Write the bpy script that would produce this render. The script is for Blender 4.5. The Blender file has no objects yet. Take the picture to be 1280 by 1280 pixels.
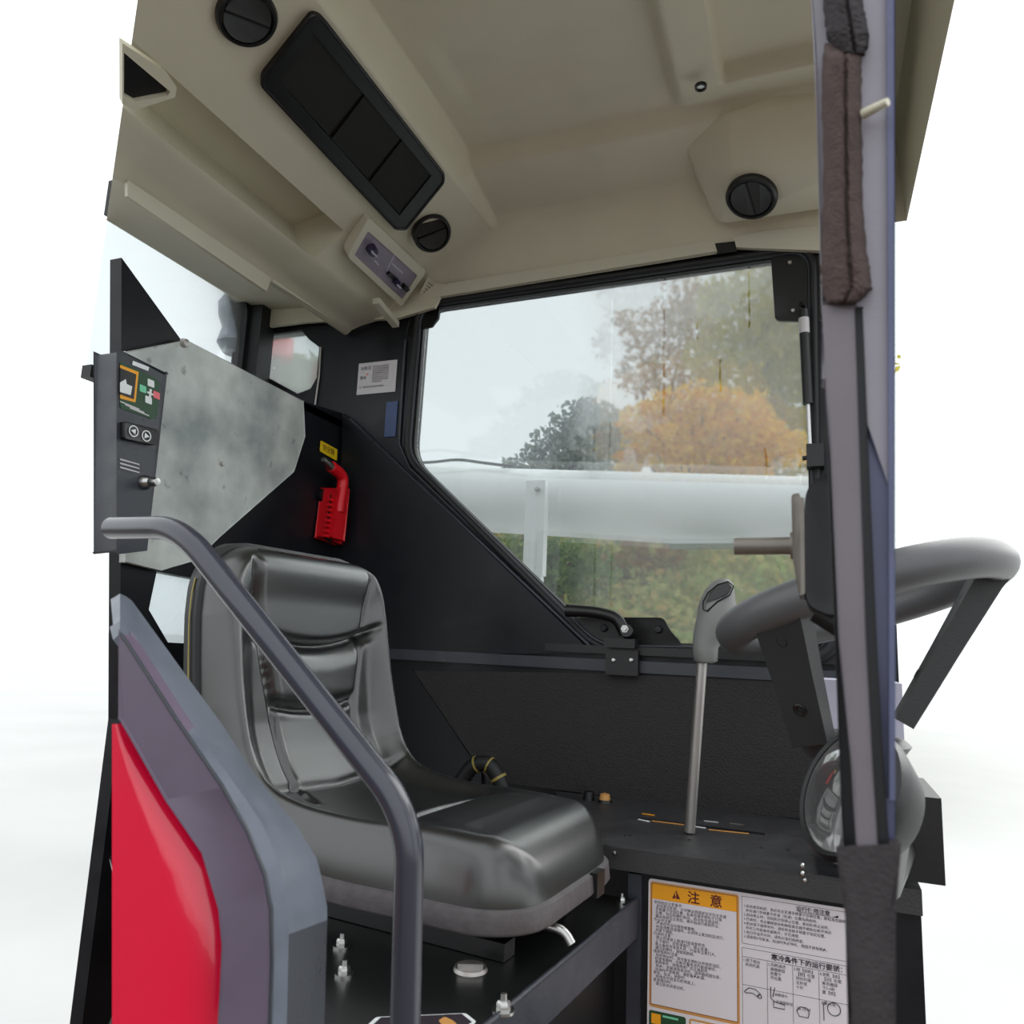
import bpy, bmesh, math, random
import numpy as np
from mathutils import Vector, Matrix
from mathutils.geometry import tessellate_polygon
random.seed(7); rng = np.random.default_rng(7)
sc = bpy.context.scene
col = sc.collection
# ------------------------------------------------------------------ camera
FPX = 950.0
YAW, PITCH, ROLL = (math.radians(a) for a in (21.72, 9.58, -2.44))
cy_, sy_, cp_, sp_ = math.cos(YAW), math.sin(YAW), math.cos(PITCH), math.sin(PITCH)
FWD = Vector((-sy_*cp_, cy_*cp_, sp_)); RT0 = Vector((cy_, sy_, 0)); UP0 = RT0.cross(FWD)
RT = RT0*math.cos(ROLL) - UP0*math.sin(ROLL); UP = UP0*math.cos(ROLL) + RT0*math.sin(ROLL)
cam = bpy.data.cameras.new('camera'); co = bpy.data.objects.new('camera', cam); col.objects.link(co)
co.matrix_world = Matrix(((RT.x, UP.x, -FWD.x, 0), (RT.y, UP.y, -FWD.y, 0), (RT.z, UP.z, -FWD.z, 0), (0, 0, 0, 1)))
cam.sensor_width = 36.0; cam.lens = 36.0*FPX/1280.0
cam.clip_start = 0.05; cam.clip_end = 200
cam.dof.use_dof = True; cam.dof.focus_distance = 1.5; cam.dof.aperture_fstop = 9.0
sc.camera = co
# ------------------------------------------------------------------ sky and exposure
w = bpy.data.worlds.new('overcast'); sc.world = w; w.use_nodes = True
bg = w.node_tree.nodes['Background']; bg.inputs['Color'].default_value = (0.94, 0.98, 1.0, 1); bg.inputs['Strength'].default_value = 1.0
sun = bpy.data.lights.new('sun', 'SUN'); sun.energy = 1.6; sun.angle = math.radians(60); sun.color = (1, .98, .95)
so = bpy.data.objects.new('sun', sun); col.objects.link(so); so.rotation_euler = (math.radians(-50), 0, math.radians(-38))
vs = sc.view_settings; vs.view_transform = 'Standard'; vs.look = 'None'; vs.gamma = 1; vs.use_curve_mapping = False
vs.exposure = 0.55

# ------------------------------------------------------------------ measuring: ray of a photo pixel met with a real plane
def ray(u, v): return RT*((u-640)/FPX) - UP*((v-640)/FPX) + FWD
def PY(u, v, y): d = ray(u, v); return d*(y/d.y)
def PX(u, v, x): d = ray(u, v); return d*(x/d.x)
def PZ(u, v, z): d = ray(u, v); return d*(z/d.z)
def PP(u, v, p, n): d = ray(u, v); p = Vector(p); n = Vector(n); return d*(p.dot(n)/d.dot(n))

# ------------------------------------------------------------------ materials
def lin(r, g, b):
    f = lambda c: (c/255/12.92) if c <= 10 else ((c/255+.055)/1.055)**2.4
    return (f(r), f(g), f(b), 1)
def mat(name, rgb, rough=.5, metal=0, var=.12, scale=30, bump=0, bscale=200, rvar=0, spec=.5, coat=0, stretch=None):
    m = bpy.data.materials.new(name); m.use_nodes = True
    nt = m.node_tree; b = nt.nodes['Principled BSDF']; N = nt.nodes.new; L = nt.links.new
    c = lin(*rgb)
    tc = N('ShaderNodeTexCoord'); src = tc.outputs['Object']
    if stretch:
        mp = N('ShaderNodeMapping'); mp.inputs['Scale'].default_value = stretch; L(src, mp.inputs['Vector']); src = mp.outputs['Vector']
    nz = N('ShaderNodeTexNoise'); nz.inputs['Scale'].default_value = scale; nz.inputs['Detail'].default_value = 5; L(src, nz.inputs['Vector'])
    mx = N('ShaderNodeMix'); mx.data_type = 'RGBA'; L(nz.outputs['Fac'], mx.inputs['Factor'])
    mx.inputs['A'].default_value = tuple(x*(1-var) for x in c[:3])+(1,); mx.inputs['B'].default_value = tuple(min(1, x*(1+var)) for x in c[:3])+(1,)
    L(mx.outputs['Result'], b.inputs['Base Color'])
    b.inputs['Roughness'].default_value = rough; b.inputs['Metallic'].default_value = metal
    b.inputs['Specular IOR Level'].default_value = spec; b.inputs['Coat Weight'].default_value = coat
    if rvar:
        mr = N('ShaderNodeMapRange'); mr.inputs['To Min'].default_value = rough-rvar; mr.inputs['To Max'].default_value = rough+rvar
        mr.inputs['From Min'].default_value = .3; mr.inputs['From Max'].default_value = .7
        L(nz.outputs['Fac'], mr.inputs['Value']); L(mr.outputs['Result'], b.inputs['Roughness'])
    if bump:
        n2 = N('ShaderNodeTexNoise'); n2.inputs['Scale'].default_value = bscale; n2.inputs['Detail'].default_value = 3; L(src, n2.inputs['Vector'])
        bp = N('ShaderNodeBump'); bp.inputs['Strength'].default_value = bump; bp.inputs['Distance'].default_value = .002
        L(n2.outputs['Fac'], bp.inputs['Height']); L(bp.outputs['Normal'], b.inputs['Normal'])
    return m
M = dict(
    headliner=mat('headliner', (214, 209, 188), .62, var=.09, scale=6, bump=.25, bscale=500),
    cream=mat('cream_plastic', (206, 202, 184), .5, var=.05, scale=14),
    paint=mat('charcoal_paint', (22, 24, 29), .36, var=.2, scale=16, bump=.12, bscale=350, rvar=.08, spec=.3),
    paint2=mat('slate_paint', (50, 54, 62), .36, var=.25, scale=24, bump=.1, bscale=300, rvar=.1),
    facia=mat('plum_grey_paint', (98, 86, 104), .42, var=.15, scale=20, bump=.05),
    leather=mat('grained_black_panel', (46, 44, 44), .60, var=.4, scale=60, bump=.9, bscale=320, rvar=.08, spec=.35),
    black=mat('black_plastic', (17, 17, 19), .40, var=.2, scale=40, bump=.08),
    matte=mat('black_foam_mesh', (30, 29, 29), .8, var=.2, scale=220, bump=.6, bscale=900),
    rubber=mat('black_rubber', (22, 23, 26), .55, var=.25, scale=50),
    vinyl=mat('seat_vinyl', (22, 24, 24), .31, var=.15, scale=12, bump=.025, bscale=700, rvar=.02, spec=1.0, coat=.6),
    frame=mat('frame_slate_paint', (96, 102, 114), .4, var=.3, scale=30, bump=.1, bscale=300, rvar=.1),
    rim=mat('seat_rim_metal', (98, 94, 96), .55, metal=.2, var=.35, scale=60, stretch=(1, 1, 1), bump=.3, bscale=160),
    chrome=mat('worn_chrome', (190, 190, 188), .28, metal=1, var=.15, scale=80),
    steel=mat('scratched_steel', (176, 172, 168), .4, metal=.75, var=.3, scale=40, stretch=(1, 1, .15)),
    rail=mat('grab_rail_paint', (50, 53, 64), .27, var=.1, scale=12, spec=.6, coat=.3),
    red=mat('red_paint', (228, 16, 60), .16, var=.05, scale=6, coat=.6),
    hred=mat('red_plastic', (222, 20, 34), .38, var=.1, scale=30),
    yellow=mat('yellow_print', (240, 205, 30), .45, var=.04),
    orange=mat('orange_print', (246, 168, 24), .45, var=.04),
    tan=mat('tan_border', (206, 150, 84), .5, var=.05),
    paper=mat('white_sticker', (226, 220, 226), .45, var=.03, scale=20),
    paperg=mat('grey_white_sticker', (200, 196, 198), .5, var=.05, scale=30),
    ink=mat('dark_ink', (44, 36, 44), .6, var=.1),
    maroon=mat('maroon_ink', (96, 20, 24), .6, var=.1),
    pink=mat('pink_print', (232, 110, 120), .5, var=.05),
    mint=mat('mint_print', (120, 210, 170), .5, var=.05),
    green=mat('green_print', (28, 70, 40), .5, var=.1),
    white=mat('white_print', (232, 236, 236), .5, var=.03),
    grip=mat('grey_grip_plastic', (128, 130, 128), .42, var=.08, scale=40, bump=.12, bscale=500),
    spoke=mat('dark_grey_plastic', (52, 53, 54), .45, var=.1, scale=40, bump=.15, bscale=500),
    wheel=mat('wheel_rim_plastic', (92, 93, 95), .4, var=.1, scale=40, bump=.1, bscale=500),
    tube=mat('galvanised_white_tube', (242, 243, 242), .38, var=.04, scale=4),
    lilac=mat('pale_lilac_plastic', (188, 188, 206), .5, var=.05),
    jamb=mat('jamb_paint', (150, 146, 156), .5, var=.12, scale=18, bump=.15, bscale=250),
    jambblue=mat('jamb_blue_grey', (86, 90, 122), .35, var=.35, scale=9, bump=.1),
    mauve=mat('mauve_grey_paint', (112, 106, 113), .5, var=.2, scale=12, bump=.1, bscale=200),
    foam=mat('brown_foam', (80, 66, 63), .95, var=.4, scale=90, bump=1.0, bscale=420),
    foamd=mat('charcoal_foam', (62, 58, 60), .95, var=.4, scale=90, bump=1.0, bscale=420),
    copper=mat('rusty_bracket', (128, 122, 115), .42, metal=.4, var=.25, scale=50),
    mud=mat('muddy_floor', (150, 104, 74), .8, var=.35, scale=14, bump=.6, bscale=60),
    concrete=mat('pale_wet_concrete', (190, 191, 190), .7, var=.1, scale=.6, bump=.2, bscale=8),
    grass=mat('bank_grass', (146, 156, 98), .9, var=.75, scale=1.1, bump=1, bscale=14),
    shelf=mat('dusty_shelf_plastic', (58, 58, 60), .45, var=.3, scale=22, bump=.3, bscale=260, rvar=.1),
    soil=mat('dark_wet_soil', (74, 60, 48), .7, var=.4, scale=3, bump=1, bscale=20),
    bark=mat('bark', (78, 66, 56), .9, var=.3, scale=8),
    purple=mat('mauve_plate', (134, 124, 142), .35, var=.15, scale=30),
    knob=mat('blue_black_knob', (42, 36, 66), .35, var=.1),
    wrap=mat('plastic_wrap', (176, 184, 194), .25, var=.5, scale=30, bump=1, bscale=60),
    blue=mat('blue_reflection_tint', (36, 62, 110), .4, var=.1),
    wire=mat('yellow_wire', (150, 136, 70), .5, var=.1),
)
M['vinyl'].node_tree.nodes['Principled BSDF'].inputs['Coat Roughness'].default_value = .3
def board_mat():                    # dusty bare-looking sheet with smudges and scuffs
    m = mat('dusty_grey_sheet', (150, 156, 154), .45, var=.0, scale=5, bump=.25, bscale=120, rvar=.12)
    nt = m.node_tree; N = nt.nodes.new; L = nt.links.new; b = nt.nodes['Principled BSDF']
    tc = N('ShaderNodeTexCoord'); n1 = N('ShaderNodeTexNoise'); n1.inputs['Scale'].default_value = 4.5; n1.inputs['Detail'].default_value = 8
    L(tc.outputs['Object'], n1.inputs['Vector'])
    r = N('ShaderNodeValToRGB'); L(n1.outputs['Fac'], r.inputs['Fac'])
    e = r.color_ramp.elements; e[0].position = .30; e[0].color = lin(124, 132, 132); e[1].position = .62; e[1].color = lin(228, 233, 228)
    n2 = N('ShaderNodeTexNoise'); n2.inputs['Scale'].default_value = 26; n2.inputs['Detail'].default_value = 6; L(tc.outputs['Object'], n2.inputs['Vector'])
    r2 = N('ShaderNodeValToRGB'); L(n2.outputs['Fac'], r2.inputs['Fac']); e = r2.color_ramp.elements
    e[0].position = .26; e[0].color = (.3, .3, .3, 1); e[1].position = .36; e[1].color = (1, 1, 1, 1)
    mx = N('ShaderNodeMix'); mx.data_type = 'RGBA'; mx.blend_type = 'MULTIPLY'; mx.inputs['Factor'].default_value = .8
    L(r.outputs['Color'], mx.inputs['A']); L(r2.outputs['Color'], mx.inputs['B']); L(mx.outputs['Result'], b.inputs['Base Color'])
    return m
M['board'] = board_mat()
def glass_mat(name, tint, fog=0.0, streaks=(), edge=None, spots=.0):
    """clear pane; condensation (a thin scattering film) thickens beyond `edge` along x, run-down drops wipe streaks in it"""
    m = bpy.data.materials.new(name); m.use_nodes = True; nt = m.node_tree; nt.nodes.clear(); N = nt.nodes.new; L = nt.links.new
    out = N('ShaderNodeOutputMaterial'); tr = N('ShaderNodeBsdfTransparent'); tr.inputs['Color'].default_value = tint
    rf_ = N('ShaderNodeBsdfRefraction'); rf_.inputs['Color'].default_value = tint; rf_.inputs['IOR'].default_value = 1.12; rf_.inputs['Roughness'].default_value = .10; wet = N('ShaderNodeMixShader'); L(tr.outputs['BSDF'], wet.inputs[1]); L(rf_.outputs['BSDF'], wet.inputs[2]); wet.inputs['Fac'].default_value = 0
    gl = N('ShaderNodeBsdfGlossy'); gl.inputs['Roughness'].default_value = .03
    fr = N('ShaderNodeFresnel'); fr.inputs['IOR'].default_value = 1.3
    m1 = N('ShaderNodeMixShader'); L(fr.outputs['Fac'], m1.inputs['Fac']); L(wet.outputs['Shader'], m1.inputs[1]); L(gl.outputs['BSDF'], m1.inputs[2])
    di = N('ShaderNodeBsdfTranslucent'); di.inputs['Color'].default_value = (.86, .87, .86, 1)
    df = N('ShaderNodeBsdfDiffuse'); df.inputs['Color'].default_value = (.8, .8, .8, 1)
    ad = N('ShaderNodeMixShader'); ad.inputs['Fac'].default_value = .3; L(di.outputs['BSDF'], ad.inputs[1]); L(df.outputs['BSDF'], ad.inputs[2])
    tc = N('ShaderNodeTexCoord'); sp = N('ShaderNodeSeparateXYZ'); geo = N('ShaderNodeNewGeometry'); L(geo.outputs['Position'], sp.inputs['Vector'])
    def math_(op, a, b=None, clamp=False):
        n = N('ShaderNodeMath'); n.operation = op; n.use_clamp = clamp
        for i, x in enumerate((a, b)):
            if x is None: continue
            if isinstance(x, (int, float)): n.inputs[i].default_value = x
            else: L(x, n.inputs[i])
        return n.outputs[0]
    nz = N('ShaderNodeTexNoise'); nz.inputs['Scale'].default_value = 6; nz.inputs['Detail'].default_value = 7; L(geo.outputs['Position'], nz.inputs['Vector'])
    f = math_('MULTIPLY_ADD', nz.outputs['Fac'], fog*.9); n_ = f.node; n_.inputs[2].default_value = fog*.55
    if edge is not None:
        wob = math_('MULTIPLY', nz.outputs['Fac'], .08)
        xe = math_('ADD', sp.outputs['X'], wob)
        mr = N('ShaderNodeMapRange'); mr.interpolation_type = 'SMOOTHSTEP'; mr.inputs['From Min'].default_value = edge[0]; mr.inputs['From Max'].default_value = edge[1]
        mr.inputs['To Min'].default_value = edge[2]; mr.inputs['To Max'].default_value = 1; L(xe, mr.inputs['Value'])
        hz = N('ShaderNodeMapRange'); hz.interpolation_type = 'SMOOTHSTEP'; hz.inputs['From Min'].default_value = .25; hz.inputs['From Max'].default_value = .62
        hz.inputs['To Min'].default_value = .5; hz.inputs['To Max'].default_value = 1; L(sp.outputs['Z'], hz.inputs['Value'])
        f = math_('MULTIPLY', math_('MULTIPLY', f, mr.outputs['Result']), hz.outputs['Result'])
        L(math_('MULTIPLY', mr.outputs['Result'], .8), wet.inputs['Fac'])
    if spots:
        vo = N('ShaderNodeTexVoronoi'); vo.inputs['Scale'].default_value = 46; L(geo.outputs['Position'], vo.inputs['Vector'])
        s_ = math_('LESS_THAN', vo.outputs['Distance'], .13)
        n3 = N('ShaderNodeTexNoise'); n3.inputs['Scale'].default_value = 9; L(geo.outputs['Position'], n3.inputs['Vector'])
        g_ = math_('GREATER_THAN', n3.outputs['Fac'], .58)
        s_ = math_('MULTIPLY', s_, g_); s_ = math_('MULTIPLY', s_, spots); f = math_('ADD', f, s_)
    if streaks:
        n4 = N('ShaderNodeTexNoise'); n4.inputs['Scale'].default_value = 30; L(geo.outputs['Position'], n4.inputs['Vector'])
        jit = math_('MULTIPLY', math_('SUBTRACT', n4.outputs['Fac'], .5), .008)
        xx = math_('ADD', sp.outputs['X'], jit)
        for (x0, z0, z1, hw) in streaks:
            a = math_('LESS_THAN', math_('ABSOLUTE', math_('SUBTRACT', xx, x0)), hw*.7)
            b_ = math_('LESS_THAN', math_('ABSOLUTE', math_('SUBTRACT', sp.outputs['Z'], (z0+z1)/2)), abs(z1-z0)/2)
            k = math_('SUBTRACT', 1.0, math_('MULTIPLY', math_('MULTIPLY', a, b_), .92)); f = math_('MULTIPLY', f, k)
    f = math_('MINIMUM', math_('MAXIMUM', f, 0.0), .93)
    m2 = N('ShaderNodeMixShader'); L(f, m2.inputs['Fac']); L(m1.outputs['Shader'], m2.inputs[1]); L(ad.outputs['Shader'], m2.inputs[2])
    L(m2.outputs['Shader'], out.inputs['Surface'])
    return m
def leaf_mat(name, cols):
    m = bpy.data.materials.new(name); m.use_nodes = True; nt = m.node_tree; b = nt.nodes['Principled BSDF']; N = nt.nodes.new; L = nt.links.new
    g = N('ShaderNodeNewGeometry'); r = N('ShaderNodeValToRGB'); L(g.outputs['Random Per Island'], r.inputs['Fac'])
    e = r.color_ramp.elements; e[0].color = lin(*cols[0]); e[1].color = lin(*cols[-1])
    for i, c in enumerate(cols[1:-1]): x = e.new((i+1)/(len(cols)-1)); x.color = lin(*c)
    nt.nodes.remove(b); di = N('ShaderNodeBsdfDiffuse'); tl_ = N('ShaderNodeBsdfTranslucent'); mx = N('ShaderNodeMixShader'); mx.inputs['Fac'].default_value = .5
    L(r.outputs['Color'], di.inputs['Color']); L(r.outputs['Color'], tl_.inputs['Color']); L(di.outputs['BSDF'], mx.inputs[1]); L(tl_.outputs['BSDF'], mx.inputs[2])
    L(mx.outputs['Shader'], nt.nodes['Material Output'].inputs['Surface']); return m

# ------------------------------------------------------------------ object helpers
def tag(o, label=None, cat=None, group=None, kind=None):
    if label: o['label'] = label
    if cat: o['category'] = cat
    if group: o['group'] = group
    if kind: o['kind'] = kind
    return o
def wloc(o):
    p = Vector((0, 0, 0))
    while o is not None: p += o.location; o = o.parent
    return p
def empty(name, loc, label=None, cat=None, group=None, kind=None):
    o = bpy.data.objects.new(name, None); col.objects.link(o); o.location = loc; o.empty_display_size = .05
    return tag(o, label, cat, group, kind)
def build(name, bm, m, parent=None, smooth=False, angle=40):
    """link a bmesh (world coordinates) as one mesh object, origin at the middle of its foot"""
    bmesh.ops.recalc_face_normals(bm, faces=bm.faces)
    vs_ = [v.co for v in bm.verts]
    lo = Vector([min(v[i] for v in vs_) for i in range(3)]); hi = Vector([max(v[i] for v in vs_) for i in range(3)])
    c = Vector(((lo.x+hi.x)/2, (lo.y+hi.y)/2, lo.z))
    bmesh.ops.translate(bm, verts=bm.verts, vec=-c)
    me = bpy.data.meshes.new(name); bm.to_mesh(me); bm.free()
    for mm in (m if isinstance(m, (list, tuple)) else [m]): me.materials.append(mm)
    o = bpy.data.objects.new(name, me); col.objects.link(o)
    if parent is not None: o.parent = parent; o.location = c - wloc(parent)
    else: o.location = c
    if smooth:
        me.polygons.foreach_set('use_smooth', [True]*len(me.polygons))
        me.set_sharp_from_angle(angle=math.radians(angle))
    return o
def bevel_bm(bm, r, seg=2, ang=35):
    es = [e for e in bm.edges if len(e.link_faces) == 2 and e.calc_face_angle(0) > math.radians(ang)]
    if es and r > 0: bmesh.ops.bevel(bm, geom=es, offset=r, segments=seg, profile=.5, affect='EDGES', clamp_overlap=True)
    return bm
def bm_box(bm, c, size, axes=None):
    c = Vector(c); ax = axes or (Vector((1, 0, 0)), Vector((0, 1, 0)), Vector((0, 0, 1)))
    vs_ = [bm.verts.new(c + ax[0]*(size[0]/2*i) + ax[1]*(size[1]/2*j) + ax[2]*(size[2]/2*k)) for i in (-1, 1) for j in (-1, 1) for k in (-1, 1)]
    for f in ((0, 1, 3, 2), (4, 6, 7, 5), (0, 4, 5, 1), (2, 3, 7, 6), (0, 2, 6, 4), (1, 5, 7, 3)): bm.faces.new([vs_[i] for i in f])
    return bm
def box(name, c, size, m, parent=None, bevel=.003, axes=None, seg=2):
    return build(name, bevel_bm(bm_box(bmesh.new(), c, size, axes), bevel, seg), m, parent, True)
def bm_plate(bm, outline, n, depth, holes=()):
    """polygon (with holes) pushed `depth` along n"""
    n = Vector(n); loops = [[Vector(p) for p in outline]] + [[Vector(p) for p in h] for h in holes]
    # flatten to 2D for a stable tessellation
    n_ = n.normalized(); a = Vector((0, 0, 1)) if abs(n_.z) < .9 else Vector((1, 0, 0)); ux = a.cross(n_).normalized(); uy = n_.cross(ux)
    flat = [[Vector((p.dot(ux), p.dot(uy), 0)) for p in l] for l in loops]
    tris = tessellate_polygon(flat); pts = [p for l in loops for p in l]
    f0 = [bm.verts.new(p) for p in pts]; f1 = [bm.verts.new(p + n*depth) for p in pts]
    for t in tris:
        try: bm.faces.new([f0[i] for i in t]); bm.faces.new([f1[i] for i in reversed(t)])
        except ValueError: pass
    k = 0
    for l in loops:
        for i in range(len(l)):
            j = (i+1) % len(l)
            try: bm.faces.new((f0[k+i], f0[k+j], f1[k+j], f1[k+i]))
            except ValueError: pass
        k += len(l)
    return bm
def plate(name, outline, n, depth, m, parent=None, holes=(), bevel=0, smooth=False):
    bm = bm_plate(bmesh.new(), outline, n, depth, holes)
    if bevel:
        bmesh.ops.dissolve_limit(bm, angle_limit=.01, verts=bm.verts, edges=bm.edges); bevel_bm(bm, bevel)
    return build(name, bm, m, parent, smooth or bool(bevel))
def rounded(pts, r, seg=4):
    """round the corners of a planar polygon"""
    out = []; n = len(pts)
    for i in range(n):
        p0, p, p1 = Vector(pts[i-1]), Vector(pts[i]), Vector(pts[(i+1) % n])
        a, b = (p0-p), (p1-p); rr = min(r, a.length*.45, b.length*.45)
        q0, q1 = p + a.normalized()*rr, p + b.normalized()*rr
        for k in range(seg+1):
            t = k/seg; out.append(q0*(1-t)**2 + p*2*t*(1-t) + q1*t*t)
    return out
def smooth_path(pts, r, seg=8):
    out = [Vector(pts[0])]
    for i in range(1, len(pts)-1):
        p0, p, p1 = Vector(pts[i-1]), Vector(pts[i]), Vector(pts[i+1]); a, b = p0-p, p1-p
        rr = min(r, a.length*.48, b.length*.48); q0, q1 = p+a.normalized()*rr, p+b.normalized()*rr
        for k in range(seg+1): t = k/seg; out.append(q0*(1-t)**2 + p*2*t*(1-t) + q1*t*t)
    out.append(Vector(pts[-1])); return out
def bm_tube(bm, path, rad, seg=16, caps=True, closed=False, flat=None):
    path = [Vector(p) for p in path]; n = len(path); rings = []; prev = None
    for i, p in enumerate(path):
        a = path[i-1] if (i > 0 or closed) else p; b = path[(i+1) % n] if (i < n-1 or closed) else p
        t = (b-a).normalized()
        if prev is None:
            u = t.cross(Vector((0, 0, 1)));  u = u if u.length > .05 else t.cross(Vector((0, 1, 0)))
        else: u = prev - t*prev.dot(t)
        u.normalize(); prev = u; v = t.cross(u); r = rad[i] if hasattr(rad, '__len__') else rad
        rings.append([bm.verts.new(p + u*(r*math.cos(2*math.pi*k/seg)) + v*(r*(flat or 1)*math.sin(2*math.pi*k/seg))) for k in range(seg)])
    m_ = n if closed else n-1
    for i in range(m_):
        A, B = rings[i], rings[(i+1) % n]
        for k in range(seg): bm.faces.new((A[k], A[(k+1) % seg], B[(k+1) % seg], B[k]))
    if caps and not closed: bm.faces.new(rings[0]); bm.faces.new(rings[-1])
    return bm
def tube(name, path, rad, m, parent=None, seg=16, closed=False, flat=None):
    return build(name, bm_tube(bmesh.new(), path, rad, seg, True, closed, flat), m, parent, True, 50)
def bm_lathe(bm, prof, origin, axis, seg=32, ell=1.0, up=None):
    """profile [(radius, height)] turned round `axis` at origin"""
    axis = Vector(axis).normalized(); a = Vector(up) if up else (Vector((0, 0, 1)) if abs(axis.z) < .9 else Vector((1, 0, 0)))
    u = a.cross(axis).normalized(); v = axis.cross(u); o = Vector(origin); rings = []
    for r, h in prof:
        if r < 1e-6: rings.append([bm.verts.new(o+axis*h)])
        else: rings.append([bm.verts.new(o + axis*h + u*(r*math.cos(2*math.pi*k/seg)) + v*(r*ell*math.sin(2*math.pi*k/seg))) for k in range(seg)])
    for A, B in zip(rings, rings[1:]):
        for k in range(seg):
            j = (k+1) % seg
            if len(A) == 1 and len(B) == 1: continue
            if len(A) == 1: bm.faces.new((A[0], B[j], B[k]))
            elif len(B) == 1: bm.faces.new((A[k], A[j], B[0]))
            else: bm.faces.new((A[k], A[j], B[j], B[k]))
    return bm
def lathe(name, prof, origin, axis, m, parent=None, seg=32, **k):
    return build(name, bm_lathe(bmesh.new(), prof, origin, axis, seg, **k), m, parent, True, 35)
def copy_tree(o, parent=None):
    c = o.copy(); col.objects.link(c); c.parent = parent
    for ch in list(o.children): copy_tree(ch, c)
    return c
def writing(name, s, size, origin, ux, uy, m, parent, align='LEFT', bold=0, spacing=1.0):
    """flat lettering lying in the plane (ux, uy); origin is the baseline start"""
    cu = bpy.data.curves.new(name, 'FONT'); cu.body = s; cu.size = size; cu.align_x = align; cu.resolution_u = 1; cu.offset = bold; cu.space_character = spacing
    cu.fill_mode = 'FRONT'
    t = bpy.data.objects.new('tmp', cu); col.objects.link(t)
    dg = bpy.context.evaluated_depsgraph_get(); me = bpy.data.meshes.new_from_object(t.evaluated_get(dg))
    bpy.data.objects.remove(t); bpy.data.curves.remove(cu)
    ux, uy = Vector(ux), Vector(uy); uz = ux.cross(uy)
    mw = Matrix(((ux.x, uy.x, uz.x, origin[0]), (ux.y, uy.y, uz.y, origin[1]), (ux.z, uy.z, uz.z, origin[2]), (0, 0, 0, 1)))
    bm = bmesh.new(); bm.from_mesh(me); bpy.data.meshes.remove(me); bmesh.ops.transform(bm, matrix=mw, verts=bm.verts)
    if not bm.verts: bm.free(); return None
    return build(name, bm, m, parent)
def quad_print(name, a, b, c, d, n, m, parent, depth=.0004):
    return plate(name, [a, b, c, d], n, depth, m, parent)
X_, Y_, Z_ = Vector((1, 0, 0)), Vector((0, 1, 0)), Vector((0, 0, 1))
NY = Vector((0, -1, 0))
FAR, REAR, RWIN, FLOOR = 1.75, -1.22, -1.54, -.85

# ================================================================== OUTSIDE
def ground():
    bm = bmesh.new(); bm_box(bm, (0, 60, -1.75), (240, 260, .1)); o = build('ground', bm, M['concrete']); tag(o, 'pale wet concrete yard under the machine', kind='structure')
ground()
def dimming_soil():  # unseen soil strip, added to darken the light bounced onto the ceiling
    bm = bmesh.new(); bm_box(bm, (-2, -5.4, -1.72), (26, 13.2, .06)); o = build('bounce_dimming_soil', bm, M['soil']); tag(o, 'dark wet soil added out of view on the door side, dims light bounced to the ceiling', kind='structure')
dimming_soil()
def bank():
    bm = bmesh.new(); nx, ny = 40, 24; V = []
    for j in range(ny+1):
        for i in range(nx+1):
            x = -7.5+8.3*i/nx; y = 8.5+14*j/ny
            z = -1.7 + 5.3*(1-math.exp(-(y-8.5)/3.5)) + .25*math.sin(x*1.3+y)*min(1, j/4) + random.uniform(-.08, .08)
            V.append(bm.verts.new((x, y, z)))
    for j in range(ny):
        for i in range(nx): a = j*(nx+1)+i; bm.faces.new((V[a], V[a+1], V[a+nx+2], V[a+nx+1]))
    o = build('grass_bank', bm, M['grass'], None, True, 180); tag(o, 'green grassy bank rising beyond the white tube', kind='structure'); return o
bank_o = bank()
def foliage_bm(blobs, n, leaf):
    bm = bmesh.new(); wts = np.array([b[1]**2 for b in blobs]); wts = wts/wts.sum()
    ids = rng.choice(len(blobs), n, p=wts)
    for k in ids:
        c, r = blobs[k]; d = Vector(rng.normal(size=3)); d.normalize(); p = Vector(c) + d*(r*(rng.random()**.4)); p.z = c[2] + (p.z-c[2])*.85
        a = Vector(rng.normal(size=3)).normalized(); b = a.cross(Vector(rng.normal(size=3))).normalized(); s = leaf*rng.uniform(.6, 1.4)
        bm.faces.new([bm.verts.new(p + a*s), bm.verts.new(p + b*s*.5), bm.verts.new(p - a*s), bm.verts.new(p - b*s*.5)])
    return bm
def tree(name, label, base, trunk_h, blobs, n, leaf, m, cat='tree'):
    t = empty(name, base, label, cat)
    f = build('foliage', foliage_bm(blobs, n, leaf), m, t); f['kind'] = 'stuff'
    b = Vector(base)
    bm = bm_tube(bmesh.new(), [b, b+Vector((.05, 0, trunk_h*.5)), b+Vector((-.05, .1, trunk_h))], [.16, .12, .06], 10)
    for c, r in blobs[:5]:
        bm_tube(bm, [b+Vector((0, 0, trunk_h*.6)), Vector(c)], [.06, .02], 7)
    build('trunk', bm, M['bark'], t, True)
lm_dark = leaf_mat('hazed_green_leaves', [(136, 150, 148), (158, 170, 166), (174, 182, 176)])  # distance haze mixed into these leaf colours
lm_aut = leaf_mat('autumn_leaves', [(232, 156, 40), (252, 212, 60), (246, 222, 90), (236, 172, 50), (214, 206, 100)])
lm_tall = leaf_mat('yellow_green_leaves', [(170, 164, 60), (196, 182, 80), (150, 152, 60), (206, 190, 104)])
lm_brown = leaf_mat('russet_leaves', [(150, 104, 64), (172, 128, 80), (120, 112, 62)])
lm_green = leaf_mat('bank_green_leaves', [(78, 112, 60), (104, 136, 76), (128, 150, 92), (70, 96, 60)])
def blobs(cx, cy, cz, w, h, n, r0, r1):
    return [((cx+random.uniform(-w, w), cy+random.uniform(-.8, .8), cz+random.uniform(-h, h)), random.uniform(r0, r1)) for _ in range(n)]
q = PY(715, 565, 15)
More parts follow.
